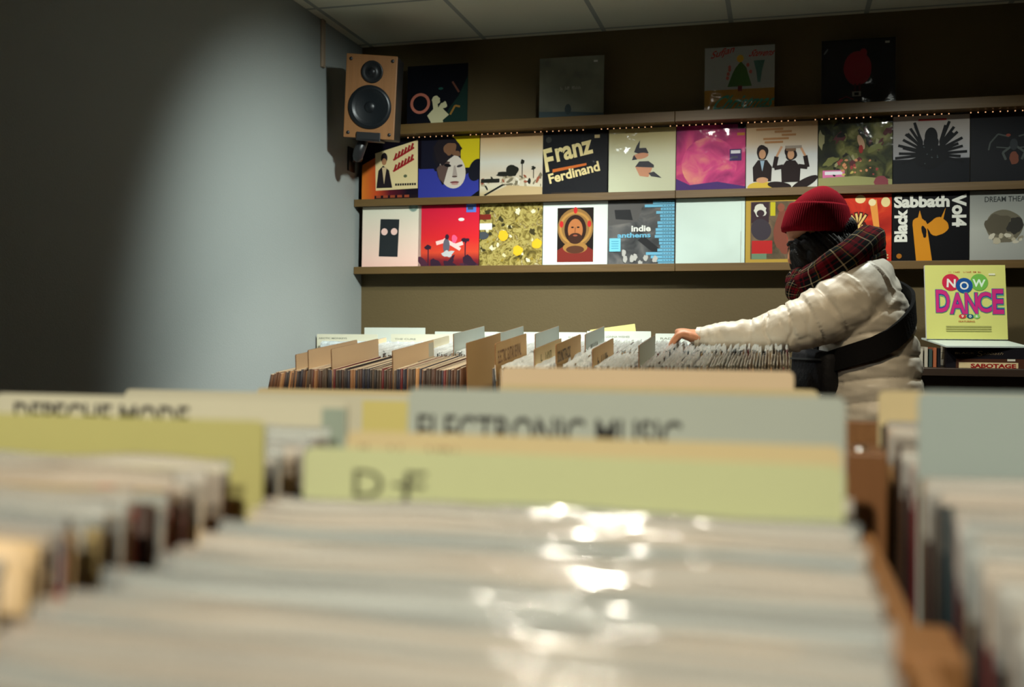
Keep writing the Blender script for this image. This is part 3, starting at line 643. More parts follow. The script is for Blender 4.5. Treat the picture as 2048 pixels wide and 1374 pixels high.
add_tube(bm, [(-.055, .05, -SH/2-.075), tuple(sp_inv @ (wp+Vector((.05, 0, 0)))), tuple(sp_inv @ (wp+Vector((.004, 0, 0))))], .014, 12, round_ends=False)
add_box(bm, wp.x+.0005, wp.x+.008, wp.y-.04, wp.y+.04, wp.z-.06, wp.z+.06, bev=.002, M=sp_inv)
link('bracket_arm', from_bm('bracket_arm', bm, [BLACKM], True), sp)
p0 = atX(648, 62, WX0+.012); p1 = atX(648, 135, WX0+.012)
bm = bmesh.new(); add_box(bm, WX0+.0005, WX0+.014, p0.y-.016, p0.y+.016, p1.z, CEIL-.001, bev=.003); add_box(bm, WX0+.014, WX0+.016, p0.y-.010, p0.y+.010, p1.z+.006, CEIL-.004)
tag(link('cable_duct', from_bm('cable_duct', bm, [mat('beige_plastic', lin((150, 132, 112)), .5)])), 'beige cable duct running up the grey wall to the ceiling', 'duct')

# ------------------------------------------------------------------ records in the browsers
BROWNS = [(70, 44, 26), (40, 26, 18), (22, 18, 18), (92, 60, 34), (58, 34, 22), (120, 84, 50), (30, 24, 24), (84, 22, 24), (46, 36, 26), (150, 112, 70), (24, 26, 40), (64, 50, 36)]
MIXED = [(176, 140, 92), (196, 164, 116), (40, 26, 30), (140, 104, 66), (160, 60, 50), (206, 176, 130), (130, 112, 70), (60, 40, 30), (184, 150, 104), (110, 30, 40), (150, 130, 84), (36, 36, 44)]
DARKS = [(26, 24, 26), (60, 20, 26), (30, 44, 48), (84, 70, 58), (20, 20, 24), (110, 92, 70), (46, 40, 36), (100, 36, 34), (24, 46, 46), (120, 104, 84)]
RM = {'browns': rand_mat('jacket_browns', BROWNS, .5), 'mixed': rand_mat('jacket_mixed', MIXED, .5), 'darks': rand_mat('jacket_darks', DARKS, .5)}
def jacket_mesh(kind, seed, T=.0038):
    """record jacket: two boards bowed a little, closed at the spine, open mouth with the inner sleeve and disc edge showing"""
    bm = bmesh.new(); nx, nz = 8, 5; W = H = S
    def bow(u, v): return .0012*noise.noise((u*2+seed, v*2, seed*1.3))
    gr = []
    for sgn in (-1, 1):
        g = [[bm.verts.new(((i/nx-.5)*W, sgn*T/2*(.75 if i == 0 or i == nx else 1)+bow(i/nx, j/nz), j/nz*H)) for i in range(nx+1)] for j in range(nz+1)]; gr.append(g)
        for j in range(nz):
            for i in range(nx):
                q = (g[j][i], g[j][i+1], g[j+1][i+1], g[j+1][i]); bm.faces.new(q if sgn < 0 else q[::-1])
    a, b = gr
    for j in range(nz):
        bm.faces.new((b[j][0], a[j][0], a[j+1][0], b[j+1][0])); bm.faces.new((a[j][nx], b[j][nx], b[j+1][nx], a[j+1][nx]))
    for i in range(nx):
        bm.faces.new((a[0][i+1], a[0][i], b[0][i], b[0][i+1]))
        f = bm.faces.new((a[nz][i], a[nz][i+1], b[nz][i+1], b[nz][i])); f.material_index = 1
    return from_bm('vinyl_record', bm, [RM[kind], PAPER], True)
def plastic_top(seed, W=.318, H=.3225, z0=.29, out=.0030):
    """the loose clear outer sleeve: slack wavy sheet standing above the jacket, with a rounded folded mouth"""
    bm = bmesh.new(); n = 22; rows = []
    prof = [(z0, -.55), (H-.02, -.75), (H-.006, -.8), (H, -.45), (H+.0012, 0), (H-.0008, .45), (H-.006, .7)]
    for zz, k in prof:
        row = []
        for i in range(n+1):
            u = i/n; s = .0008*noise.noise((u*6+seed, seed*.7, 0))+.0010*noise.noise((u*2.3, seed*2.1, 4)); hgt = .0045*noise.noise((u*3+seed*5, 1, 0))
            f = max(0, (zz-z0)/(H-z0))
            row.append(bm.verts.new(((u-.5)*W, k*out+s*f, zz+hgt*f)))
        rows.append(row)
    for a, b in zip(rows, rows[1:]):
        for i in range(n): bm.faces.new((a[i], a[i+1], b[i+1], b[i]))
    return from_bm('plastic_sleeve', bm, [FILMTOP], True)
JM = {k: [jacket_mesh(k, s*2.7+1) for s in range(4)] for k in RM}
PT = [plastic_top(s*3.3+.5) for s in range(7)]
def record(kind, loc, rot, label, group, plastic=True):
    o = link('vinyl_record', random.choice(JM[kind]), None, loc, rot); tag(o, label, 'record', group)
    if plastic: link('plastic_sleeve', random.choice(PT), o)
    return o
def card(W, H, T, m, loc, rot, label, cat='divider', group='divider cards', corner=.006, edge=None, draw=None):
    p = Print(W, H, T, m, edge or m, corner)
    if draw: draw(p)
    o = link('divider_card', p.mesh('divider_card'), None, loc, rot); return tag(o, label, cat, group)

# ---- front browser, three columns
FRONT_Z = lambda y: CZ-.099-S-(.58-y)*.065       # sloping floor of the bins
CARD = {'cream': mat('card_cream', lin((214, 196, 150)), .7, var=(9, .05)), 'pale': mat('card_pale', lin((206, 202, 178)), .7, var=(9, .05)),
        'green': mat('card_green', lin((200, 206, 158)), .7, var=(9, .06)), 'lime': mat('card_lime', lin((186, 182, 116)), .7, var=(9, .06)),
        'grey': mat('card_grey', lin((176, 184, 174)), .7, var=(9, .04)), 'blue': mat('card_blue', lin((164, 178, 174)), .7, var=(9, .04)),
        'tan': mat('card_tan', lin((190, 160, 112)), .7, var=(9, .06)), 'peach': mat('card_peach', lin((228, 204, 168)), .7, var=(9, .05)),
        'white': mat('card_white', lin((196, 200, 188)), .7), 'yellow': mat('card_yellow', lin((212, 200, 124)), .7, var=(9, .05))}
INK = mat('black_marker', (.016, .015, .017), .5); PEN = mat('thin_marker', lin((60, 58, 44)), .6)
def column(xc, kind, ys, side, note, zoff=0, film=1.0):
    for y in ys:
        if random.random() < .1: continue
        record(kind, (xc+random.uniform(-.004, .004), y+random.uniform(-.0006, .0006), FRONT_Z(y)+zoff+.004*noise.noise((y*40, xc*9, 0))+random.uniform(-.007, .003)), (R(-5+random.uniform(-.6, .6)), 0, R(random.uniform(-.4, .4))),
               'record sleeve, %s' % note, 'records, %s' % note, random.random() < film)
def frange(a, b, s):
    while a < b: yield a; a += s
XM, XL_, XR = -.121, -.487, .245
column(XM, 'mixed', frange(.275, .545, .0066), 'middle', 'front middle bin before the pale green D-F card')
column(XM, 'mixed', frange(.578, .606, .0066), 'middle', 'front middle bin just behind the pale green D-F card')
column(XM, 'mixed', frange(.640, .702, .0068), 'middle', 'front middle bin just before the electronic music card')
column(XL_, 'mixed', frange(.285, .555, .0066), 'left', 'front left bin before the plain lime card', .014, .65)
column(XL_, 'mixed', frange(.588, .690, .0068), 'left', 'front left bin between the lime and lettered cream cards', .012)
column(XR, 'darks', frange(.325, .665, .0068), 'right', 'front right bin before the blue-grey card', .006, .55)
column(XR, 'browns', frange(.722, .940, .0095), 'right', 'front right bin behind the blue-grey card', .003, .3)
def fcard(px0, y0, Y, H_, m, label, draw=None, W=.316, lean=-3, xc=None):
    """divider whose top left corner is seen at px0, y0"""
    a = at(px0, y0, Y); lr = R(lean); zb = a.z-H_*math.cos(lr)
    return card(W, H_, .0022, m, ((xc if xc is not None else a.x+W/2), Y+H_*math.sin(lr), zb), (lr, 0, 0), label, draw=draw)
HC = .352
def d_df(p):
    p.text('D', .105, .918, .060, .046, PEN, bold=.0); p.text('-', .185, .938, .02, .006, PEN, bold=.0); p.text('F', .205, .914, .042, .050, PEN, bold=.0, shear=.12)
fcard(610, 893, .581, HC, CARD['green'], 'pale green divider card handwritten D-F in the front middle bin', d_df)
def d_em(p): p.text('ELECTRONIC MUSIC', .025, .888, .625, .060, INK, bold=.012)
fcard(818, 776, .738, .374, CARD['grey'], 'grey divider card lettered ELECTRONIC MUSIC', d_em)
def d_faint(p): scrawl(p, .03, .945, .11, .03, 5, mat('faded_ink', lin((150, 110, 80)), .7), 6); scrawl(p, .18, .945, .10, .03, 5, mat('faded_ink', lin((150, 110, 80)), .7), 7)
fcard(695, 861, .640, .345, CARD['cream'], 'cream divider card peeking out between the D-F card and the electronic music card', d_faint)
fcard(1000, 768, 1.03, .40, CARD['cream'], 'cream divider card rising just behind the electronic music card')
fcard(1003, 734, 1.115, .42, CARD['peach'], 'tall peach divider card at the back of the front middle bin', W=.316)
def d_dm(p):
    p.text('DEPECHE MODE', .06, .926, .515, .055, INK, bold=.02); p.rect(.935, .875, .997, .985, mat('label_blue', lin((150, 164, 150)), .7))
fcard(0, 786, .725, .360, CARD['pale'], 'cream divider card with bold black lettering in the front left bin', d_dm, xc=-.474)
fcard(0, 826, .588, .354, CARD['lime'], 'plain lime divider card in the front left bin', xc=-.470)
def d_yel(p): p.rect(.80, .90, .995, .985, CARD['yellow'])
fcard(275, 779, .905, .372, CARD['pale'], 'pale divider card with a yellow patch, behind the lettered cream card', d_yel, W=.32, xc=-.475)
fcard(521, 776, 1.175, .372, CARD['cream'], 'cream divider card at the back of the front left bin', W=.32, xc=-.475)
fcard(1836, 782, .700, .378, CARD['blue'], 'blank blue-grey divider card in the front right bin', W=.32)
fcard(1757, 781, .955, .372, CARD['cream'], 'cream divider card half hidden behind the blue-grey card', W=.32)
# wooden browser holding the three columns
fb = empty('record_browser', (-.12, .72, 0)); tag(fb, 'plywood record browser in the foreground full of records', 'rack', 'record browsers')
def panel(name, b, m, par, org, bev=.002, M=None):
    bm = bmesh.new(); add_box(bm, b[0]-org[0], b[1]-org[0], b[2]-org[1], b[3]-org[1], b[4]-org[2], b[5]-org[2], bev=bev, M=M); return link(name, from_bm(name, bm, [m]), par)
O = (-.12, .72, 0)
for x in (-.665, -.304, .0625, .43): panel('divider_panel', (x-.006, x+.006, .20, 1.26, .50, CZ-.145), PLY, fb, O)
panel('front_panel', (-.671, .436, .185, .199, .50, CZ-.19), PLY, fb, O); panel('back_panel', (-.671, .436, 1.261, 1.275, .50, CZ-.10), PLY, fb, O)
for a, b in ((-.658, -.311), (-.297, .0555), (.0695, .423)):
    bm = bmesh.new(); v = [bm.verts.new((x-O[0], y-O[1], FRONT_Z(y)-.006-dz)) for dz in (0, .012) for x, y in ((a, .2), (b, .2), (b, 1.26), (a, 1.26))]
    for f in ((0, 1, 2, 3), (7, 6, 5, 4), (0, 4, 5, 1), (1, 5, 6, 2), (2, 6, 7, 3), (3, 7, 4, 0)): bm.faces.new([v[i] for i in f])
    link('bin_floor', from_bm('bin_floor', bm, [PLY]), fb)
q = panel('spacer_block', (.05, .082, .49, .545, CZ-.20, CZ-.143), PLY, fb, O)
q = panel('post', (.049, .079, .815, .875, .6, CZ-.088), wood('post_wood', (110, 72, 44), (140, 96, 58), 'Z'), fb, O)
bm = bmesh.new(); add_lathe(bm, [(.006, 0), (.006, .001), (.004, .003), (.001, .0035)], 14, Matrix.Translation((.06-O[0], .83-O[1], CZ-.088))); s_ = link('screw', from_bm('screw', bm, [mat('bright_steel', (.8, .78, .72), .2, 1)], True), q)
for x in (-.63, .39):
    for y in (.24, 1.21): panel('leg', (x-.025, x+.025, y-.025, y+.025, 0, .4995), PLY, fb, O)
panel('shelf', (-.67, .435, .2, 1.26, .47, .4985), PLY, fb, O)

# ---- middle browser: two rows of records standing edge-on to the front aisle
TILT = R(4.6); YA, YB = 2.56, 2.925
def rowz(Y): return CZ-.076+(Y-YA)*math.tan(TILT)-S
def xz(x): return .016*(x+.9)
def mid(kind, x, Y, lean, label, group, plastic, dz=0):
    return record(kind, (x, Y+random.uniform(-.004, .004), rowz(Y)+xz(x)+dz+random.uniform(-.003, .003)), (R(lean), -TILT, R(90+random.uniform(-.5, .5))), label, group, plastic)
x = -1.325; nA = 0
while x < -.760:
    l = 2.5+12*max(0, (-1.12-x)/.205)
    mid('browns', x, YA, l, 'worn record in the middle browser, left of the bare tan card', 'records left of the tan card', False); x += .0064; nA += 1
x = -.150
while x < .036:
    mid('browns', x, YA, -2, 'plastic-sleeved record at the right end of the middle browser', 'records at the right end of the middle browser', True); x += .0068; nA += 1
mid('darks', -.662, YA, 0, 'dark red record just right of the bare tan card', None, False)
# the remaining records of the same browsers, packed tight: one object
bm = bmesh.new(); rn = random.Random(3)
SPN = [mat('spine_%d' % i, lin(c), .5) for i, c in enumerate([(60, 40, 26), (30, 24, 22), (110, 84, 54), (150, 130, 100), (90, 30, 30), (70, 74, 78)])]
SLV = film_mat('packed_film', col=(.80, .88, .88), haze=.5, rough=.14, bump=(40, .5))
def pack(M, k, film):
    vs = add_box(bm, -S/2, S/2, -.002, .002, 0, S, k, M=M)
    if film:
        n = 10; lo = []; hi = []; t2 = []
        for i in range(n+1):
            u = i/n-.5; j = rn.uniform(-.0015, .0015); sw = rn.uniform(-.0012, .0012)
            lo.append(bm.verts.new(M @ Vector((u*.321, -.0028, S-.03)))); hi.append(bm.verts.new(M @ Vector((u*.321, -.0025+sw, S+.008+j)))); t2.append(bm.verts.new(M @ Vector((u*.321, .0025+sw, S+.005+j))))
        for i in range(n):
            for a, b in ((lo, hi), (hi, t2)):
                f = bm.faces.new((a[i], a[i+1], b[i+1], b[i])); f.material_index = len(SPN); f.smooth = True
def EU(loc, rot):
    from mathutils import Euler
    return Matrix.Translation(loc) @ Euler(rot).to_matrix().to_4x4()
for (xa, xb, Y, film) in ((-.652, -.158, YA, True), (-1.20, .03, YB, True)):
    x = xa
    while x < xb:
        pack(EU((x, Y+rn.uniform(-.004, .004), rowz(Y)+xz(x)+rn.uniform(-.004, .004)), (R(rn.uniform(-3, 1)), -TILT, R(90+rn.uniform(-.5, .5)))), rn.randrange(len(SPN)), film); x += .0060
CZB = CZ-.052-S
for xc in (-1.885, -1.545, -1.205, -.865, -.525, -.185):
    y = 4.36
    while y < 4.74:
        if not any(abs(y-yy) < .006 for yy in (4.40, 4.46, 4.52, 4.58, 4.64)):
            pack(EU((xc+rn.uniform(-.004, .004), y, CZB+rn.uniform(-.004, .004)), (R(-4), 0, 0)), rn.randrange(len(SPN)), True)
        y += .0095
tag(link('vinyl_record', from_bm('vinyl_record', bm, SPN+[SLV])), 'tightly packed records filling the back rows and the wall browser', 'record', None, 'stuff')
# dividers of row A (near) and row B (far); faces towards the right
def mcard(px, ptop, Y, m, label, draw=None, W=.31, extra=0, lean=0, H_=None):
    a = at(px, ptop, Y-W/2*math.cos(TILT)); ztop_c = a.z+W/2*math.sin(TILT)
    zb = rowz(Y); h = (ztop_c-zb)/math.cos(R(lean))
    return card(W, h, .0024, m, (a.x+math.sin(R(lean))*h, Y, zb), (R(lean), -TILT, R(90)), label, draw=draw, corner=.004, edge=mat('card_edge', lin((120, 84, 48)), .8))
mcard(601, 708, YA, CARD['peach'], 'short peach divider card at the far left end of the middle browser')
mcard(626, 699, YA, CARD['peach'], 'second peach divider card from the left end of the middle browser')
mcard(672, 697, YA, CARD['peach'], 'third peach divider card from the left end of the middle browser')
mcard(793, 700, YA, CARD['peach'], 'peach divider card halfway between the left end and the bare tan card', lambda p: p.rect(.86, .88, .99, .985, CARD['white']))
mcard(940, 685, YA, CARD['tan'], 'bare tan divider card standing clear of the worn records')
def d_el(p): p.text('ELECTRIC GUITAR REVIVAL', .06, .865, .74, .085, mat('brown_marker', lin((112, 82, 54)), .6), bold=.02)
mcard(997, 686, YA, CARD['tan'], 'tan divider card with brown hand lettering, right of the bare tan card', d_el)
def d_st(p): p.text('SOUNDTRACKS', .04, .88, .50, .075, INK, bold=.02)
mcard(1117, 688, YA, CARD['tan'], 'tan divider card lettered SOUNDTRACKS', d_st)
mcard(1074, 697, YA, CARD['cream'], 'small cream divider card left of the soundtracks card', lambda p: scrawl(p, .2, .90, .4, .05, 5, mat('green_marker', lin((110, 106, 60)), .6), 9))
mcard(1189, 697, YA, CARD['tan'], 'narrow tan divider card right of the soundtracks card', lambda p: scrawl(p, .2, .87, .5, .06, 6, PEN, 4))
mcard(1281, 690, YA, CARD['grey'], 'short grey divider card nearest the reaching hand')
mcard(700, 692, YB, CARD['peach'], 'long peach divider card in the far row above the worn records')
mcard(836, 688, YB, CARD['pale'], 'pale divider card in the far row above the peach cards')
mcard(913, 667, YB, CARD['blue'], 'blue-grey divider card in the far row, left of the bare tan card')
mcard(998, 667, YB, CARD['blue'], 'blue-grey divider card in the far row above the hand-lettered tan card')
mcard(1075, 667, YB, CARD['blue'], 'blue-grey divider card in the far row above the small cream card')
mcard(1174, 668, YB, CARD['blue'], 'blue-grey divider card in the far row above the soundtracks card', lambda p: scrawl(p, .25, .86, .4, .05, 5, PEN, 3))
# its wooden carcass
mb = empty('record_browser', (-.6, 2.74, 0)); tag(mb, 'long dark wooden record browser the person is browsing', 'rack', 'record browsers'); O2 = (-.6, 2.74, 0)
def slopepanel(name, x0, x1, y0, y1, m, par, org, zf, th):
    bm = bmesh.new(); v = [bm.verts.new((x_-org[0], y-org[1], zf(y)-dz)) for dz in (0, th) for x_, y in ((x0, y0), (x1, y0), (x1, y1), (x0, y1))]
    for f in ((0, 1, 2, 3), (7, 6, 5, 4), (0, 4, 5, 1), (1, 5, 6, 2), (2, 6, 7, 3), (3, 7, 4, 0)): bm.faces.new([v[i] for i in f])
    return link(name, from_bm(name, bm, [m]), par)
slopepanel('bin_floor', -1.347, .045, 2.385, 3.10, DARKWOOD, mb, O2, lambda y: rowz(y)-.006, .014)
panel('front_panel', (-1.362, .062, 2.365, 2.383, .45, CZ-.235), DARKWOOD, mb, O2); panel('back_panel', (-1.362, .062, 3.102, 3.116, .45, CZ-.235), DARKWOOD, mb, O2)
panel('row_divider', (-1.33, .045, 2.735, 2.745, CZ-.37, CZ-.22), DARKWOOD, mb, O2)
for a, b in ((-1.362, -1.348), (.047, .062)): panel('end_panel', (a, b, 2.384, 3.101, .45, CZ-.235), DARKWOOD, mb, O2)
panel('plinth', (-1.32, .03, 2.42, 3.06, 0, .449), DARKWOOD, mb, O2)

# ---- wall browser under the ledges, and its dividers
def wcard(px0, y0, Y, m, label, draw=None, W=.30, tilt=0, px1=None):
    a = at(px0, y0, Y)
    if px1: W = at(px1, y0, Y).x-a.x
    h = a.z-CZB
    return card(W, h, .002, m, (a.x+W/2, Y, CZB), (0, R(tilt), 0), label, draw=draw, corner=.003)
FP = mat('grey_pen', lin((128, 128, 112)), .6)
wcard(634, 668, 4.40, CARD['pale'], 'pale divider card with thin grey lettering at the wall, touching the grey side wall', lambda p: p.text('ARCTIC MONKEYS', .03, .935, .47, .022, FP))
wcard(729, 655, 4.64, CARD['white'], 'tall blank white divider card in the corner under the bottom ledge', W=.31)
wcard(782, 668, 4.46, CARD['pale'], 'pale divider card with short grey lettering at the wall, below the tall blank white card', lambda p: p.text('THE CURE', .06, .925, .33, .022, FP), px1=911)
wcard(870, 663, 4.52, CARD['white'], 'white divider card at the wall above the first blue-grey card', lambda p: scrawl(p, .76, .93, .17, .02, 6, FP, 1), px1=996)
wcard(948, 664, 4.58, CARD['white'], 'white divider card at the wall above the second blue-grey card', lambda p: scrawl(p, .8, .93, .12, .02, 4, FP, 2), px1=1074)
wcard(1046, 664, 4.46, CARD['white'], 'white divider card at the wall lettered KING', lambda p: p.text('KING', .72, .93, .2, .022, FP), px1=1173)
wcard(1174, 662, 4.40, CARD['white'], 'white divider card at the wall left of the hand, with faint wide lettering', lambda p: p.text('& LONNA WISHES', .25, .925, .42, .022, FP), px1=1302)
wcard(1311, 667, 4.46, CARD['white'], 'white divider card partly hidden by the reaching hand', lambda p: p.text('RADIOHEAD', .07, .93, .5, .024, FP), W=.30)
a = at(1196, 668, 4.69)
card(.21, .375, .003, CARD['yellow'], (a.x+.115, 4.69, CZB+.028), (R(-3), R(-8), 0), 'tilted yellow-green card sticking up behind the white dividers', corner=.003)
wb = empty('record_browser', (-.98, 4.6, 0)); tag(wb, 'record browser along the brown wall below the ledges', 'rack', 'record browsers'); O3 = (-.98, 4.6, 0)
panel('bin_floor', (-2.05, .02, 4.30, 4.80, CZB-.02, CZB-.005), DARKWOOD, wb, O3); panel('front_panel', (-2.05, .02, 4.285, 4.299, .3, CZ-.16), DARKWOOD, wb, O3)
panel('back_panel', (-2.05, .02, 4.801, 4.815, .3, CZ-.10), DARKWOOD, wb, O3)
for xx in (-2.046, -1.715, -1.375, -1.035, -.695, -.355, .005): panel('divider_panel', (xx-.004, xx+.004, 4.3, 4.8, CZB-.004, CZ-.13), DARKWOOD, wb, O3)
panel('plinth', (-2.0, 0, 4.33, 4.78, 0, .299), DARKWOOD, wb, O3)

# ---- counter on the right with the boxed records
ct = empty('display_counter', (1.1, 4.6, 0)); tag(ct, 'dark wooden counter against the wall right of the person', 'counter'); O4 = (1.1, 4.6, 0)
CT = at(1950, 737, 4.35).z
panel('top', (.36, 1.9, 4.32, 4.89, CT-.03, CT), DARKWOOD, ct, O4); panel('body', (.39, 1.87, 4.36, 4.88, .08, CT-.031), DARKWOOD, ct, O4, bev=.003); panel('plinth', (.41, 1.85, 4.40, 4.88, 0, .079), DARKWOOD, ct, O4)
def box_front():
    p = Print(.36, .078, .05, ink((22, 20, 24)), ink((26, 22, 24))); p.text('BLACK', .09, .70, .20, .10, ink((150, 132, 100)), bold=.0); p.text('S', .315, .60, .05, .26, ink((150, 132, 100)), bold=-.01, shear=.2); p.text('abbath', .37, .68, .20, .12, ink((130, 112, 84)), bold=-.01, shear=.1)
    p.rect(.10, 0, .80, .46, ink((70, 42, 30))); p.rect(.13, 0, .73, .28, ink((206, 184, 140))); p.text('SABOTAGE', .25, .0, .46, .22, ink((140, 26, 26)), bold=.05); p.rect(.62, .36, .70, .46, ink((206, 200, 180))); return p
b0 = at(1893, 700, 4.40)
tag(link('record_box', box_front().mesh('record_box'), None, (b0.x+.18, 4.43, CT+.0005), (0, 0, 0)), 'black boxed record set with cream and red lettering on the counter', 'record')
zt = CT+.0785
for k, (xx, hh, m, lb) in enumerate(((.555, .074, ink((150, 146, 128)), 'pale beige record standing edge-on beside the white jacket'), (.573, .080, ink((124, 138, 132)), 'pale green record standing edge-on left of the boxed set'), (.590, .072, ink((60, 74, 70)), 'dark green record standing edge-on left of the boxed set'), (.606, .078, ink((160, 92, 62)), 'orange-brown record standing edge-on left of the boxed set'), (.622, .076, ink((30, 30, 34)), 'black record standing edge-on against the boxed set'))):
    p = Print(.19, hh, .012, m, ink((176, 168, 150)) if k < 2 else m); tag(link('small_record', p.mesh('small_record'), None, (xx, 4.55, CT+.0005), (0, 0, R(90))), lb, 'record', 'small records on the counter')
# supports hidden behind the box: a short stack on which the white sleeve lies
for k in range(3):
    p = Print(S, S, .026, ink([(60, 50, 44), (40, 40, 46), (90, 80, 70), (52, 36, 34)][k]), PAPER)
    tag(link('record_set', p.mesh('record_set'), None, (.83, 4.46, CT+.014+k*.0275), (R(-90), 0, 0)), 'flat boxed record set under the white sleeve, layer %s from the counter' % ('one', 'two', 'three', 'four')[k], 'record', 'flat record sets')
flat = sleeve(ink((214, 226, 216)), ink((196, 208, 200)), .006)
c_ = at(1912, 697, 4.37); zf = zt+.006
tag(link('record_sleeve', flat.mesh('record_sleeve'), None, (.79, 4.385, zf), (R(-84.5), 0, R(10))), 'white record sleeve lying flat under the yellow cover', 'record')
def cov_now():
    p = Print(.318, .312, .016, ink((206, 206, 120)), ink((226, 230, 226))); sh = 1.0
    scrawl(p, .30, .893, .40, .022, 20, ink((176, 66, 50)), 5)
    p.ell(.32, .765, .11, .115, ink((196, 40, 70))); p.ell(.67, .765, .11, .115, ink((112, 176, 76))); p.ell(.485, .72, .105, .105, ink((26, 80, 146)))
    p.text('N', .265, .70, .11, .115, WHT, rot=-4, bold=.03); p.text('O', .43, .665, .11, .11, WHT, bold=.02); p.text('W', .585, .705, .16, .105, ink((214, 236, 214)), rot=-3, bold=.03)
    for bo, m in ((.075, ink((104, 176, 130))), (.05, ink((52, 60, 140))), (.02, ink((196, 46, 120)))):
        for ch, u, wd, dv, h in (('D', .13, .165, 0, .30), ('A', .30, .19, -.02, .28), ('N', .49, .15, -.02, .28), ('C', .64, .17, .0, .27), ('E', .83, .13, -.02, .33)):
            g = bo*.16; p.text(ch, u-g, .36+dv-g, wd+2*g, h+2*g, m, bold=bo)
    p.ell(.45, .305, .045, .03, ink((196, 60, 60))); p.ell(.545, .305, .045, .03, ink((36, 90, 110))); p.ell(.625, .305, .04, .03, ink((130, 190, 100)))
    p.text('9', .435, .287, .03, .036, WHT); p.text('0', .53, .287, .03, .036, WHT); p.text('s', .61, .29, .028, .028, WHT)
    p.text('FEATURING', .40, .225, .20, .022, ink((170, 90, 50)), bold=.02)
    for v in (.17, .14, .11): p.rect(.24, v-.008, .80, v+.006, ink((164, 164, 100)))
    p.rect(.79, .86, .87, .885, ink((220, 220, 190))); return p
n0 = at(1851, 685, 4.60)
tag(link('record_sleeve', cov_now().mesh('record_sleeve'), None, (n0.x+.159, 4.60, zf+.028), (R(-9), 0, R(6))), 'yellow record cover with big pink lettering leaning above the white sleeve', 'record')

# ------------------------------------------------------------------ the person at the middle browser
PY = 3.14
per = empty('person', (.25, PY, 0)); tag(per, 'person in red beanie, plaid scarf and white quilted jacket leafing through records', 'person'); PO = Vector((.25, PY, 0))
SKIN = mat('skin', lin((206, 142, 106)), .5, bump=(120, .08), var=(20, .06)); JACKET = mat('white_nylon', (.70, .655, .57), .42, bump=(45, .10))
HAIR = mat('dark_hair', (.007, .006, .006), .6, bump=(150, .3), spec=.25); TROUSER = mat('black_trousers', (.02, .02, .024), .8, bump=(140, .2)); SHOE = mat('dark_shoe', (.03, .028, .026), .5)
def pp(px, py, Y=PY): return at(px, py, Y)-PO
# body: head, neck, trunk, arms with hands and legs in one skin
Hc = pp(1637, 470); fw = Vector((-math.cos(R(24)), -.05, -math.sin(R(24)))).normalized(); lf = Vector((0, 0, 1)).cross(fw).normalized(); hu = fw.cross(lf)
HM = Matrix((fw, lf, hu)).transposed().to_4x4()
def hp(f, l, u): return Hc+fw*f+lf*l+hu*u
bm = bmesh.new()
add_ell(bm, hp(-.010, 0, .020), (.094, .074, .088), HM); add_ell(bm, hp(.022, 0, -.045), (.064, .056, .072), HM); add_ell(bm, hp(.048, 0, -.096), (.030, .030, .022), HM)
add_ell(bm, hp(.060, 0, .012), (.030, .054, .016), HM)
add_tube(bm, [hp(.082, 0, .000), hp(.094, 0, -.022), hp(.099, 0, -.036)], [.008, .010, .012], 10); add_ell(bm, hp(.090, 0, -.040), (.012, .016, .007), HM)
for s in (-1, 1):
    add_ell(bm, hp(.062, s*.036, -.030), (.022, .020, .020), HM); add_ell(bm, hp(-.008, s*.074, -.022), (.016, .007, .030), HM)
add_ell(bm, hp(.078, 0, -.066), (.014, .022, .006), HM); add_ell(bm, hp(.076, 0, -.076), (.014, .020, .006), HM)
SHn = pp(1722, 588, 2.995); SHf = pp(1722, 588, 3.30)
add_tube(bm, [hp(-.02, 0, -.06), pp(1690, 545), pp(1718, 585)], [.052, .052, .060], 16)
add_tube(bm, [pp(1716, 585), pp(1732, 660), pp(1745, 760), pp(1745, 860)], [.085, .100, .095, .115], 20)
for s in (SHn, SHf): add_ell(bm, (s+pp(1722, 600))/2, (.07, .10, .06))
W_ = pp(1410, 679, 2.957)
add_tube(bm, [SHn, pp(1600, 648, 2.965), W_], [.048, .038, .027], 14)
W2 = Vector((-.105, 3.135, 1.125))-PO
add_tube(bm, [SHf, Vector((.12, 3.36, 1.12))-PO, W2], [.048, .038, .027], 14)
def hand(W, K, side):
    """side: direction of the thumb"""
    d = (K-W).normalized(); mid_ = W.lerp(K, .55); up = Vector((0, 0, 1))
    X = d; Yv = Vector((0, side, 0)); Z = X.cross(Yv); M = Matrix((X, Yv, Z)).transposed().to_4x4()
    add_ell(bm, mid_, (.050, .039, .017), M); add_tube(bm, [W, mid_], [.024, .020], 12)
    L = ((.040, .024, .020), (.044, .027, .021), (.041, .025, .020), (.033, .019, .017))
    for i, (a, b, c) in enumerate(L):
        k = K+Vector((0, side*(.0285-.019*i), -.004*abs(i-1.3))); sp_ = (1.5-i)*.05*side
        p1 = k+Vector((-.60, sp_, -.78)).normalized()*a; p2 = p1+Vector((.18+.05*i, sp_*.4, -.95)).normalized()*b; p3 = p2+Vector((.72, 0, -.62)).normalized()*c
        add_tube(bm, [mid_.lerp(k, .5), k, p1, p2, p3], [.010, .0102, .0088, .0080, .0068], 12, n=24)
    t0 = W.lerp(K, .25)+Vector((0, side*.026, -.008)); t1 = t0+Vector((-.026, side*.016, -.024)); t2 = t1+Vector((-.022, -side*.006, -.022)); t3 = t2+Vector((-.012, -side*.010, -.018))
    add_tube(bm, [t0, t1, t2, t3], [.014, .011, .0098, .0075], 12)
hand(W_, pp(1361, 665, 2.955), 1); hand(W2, W2+Vector((-.085, -.01, .004)), -1)
hips = [Vector((.255, 3.05, .80))-PO, Vector((.255, 3.235, .80))-PO]
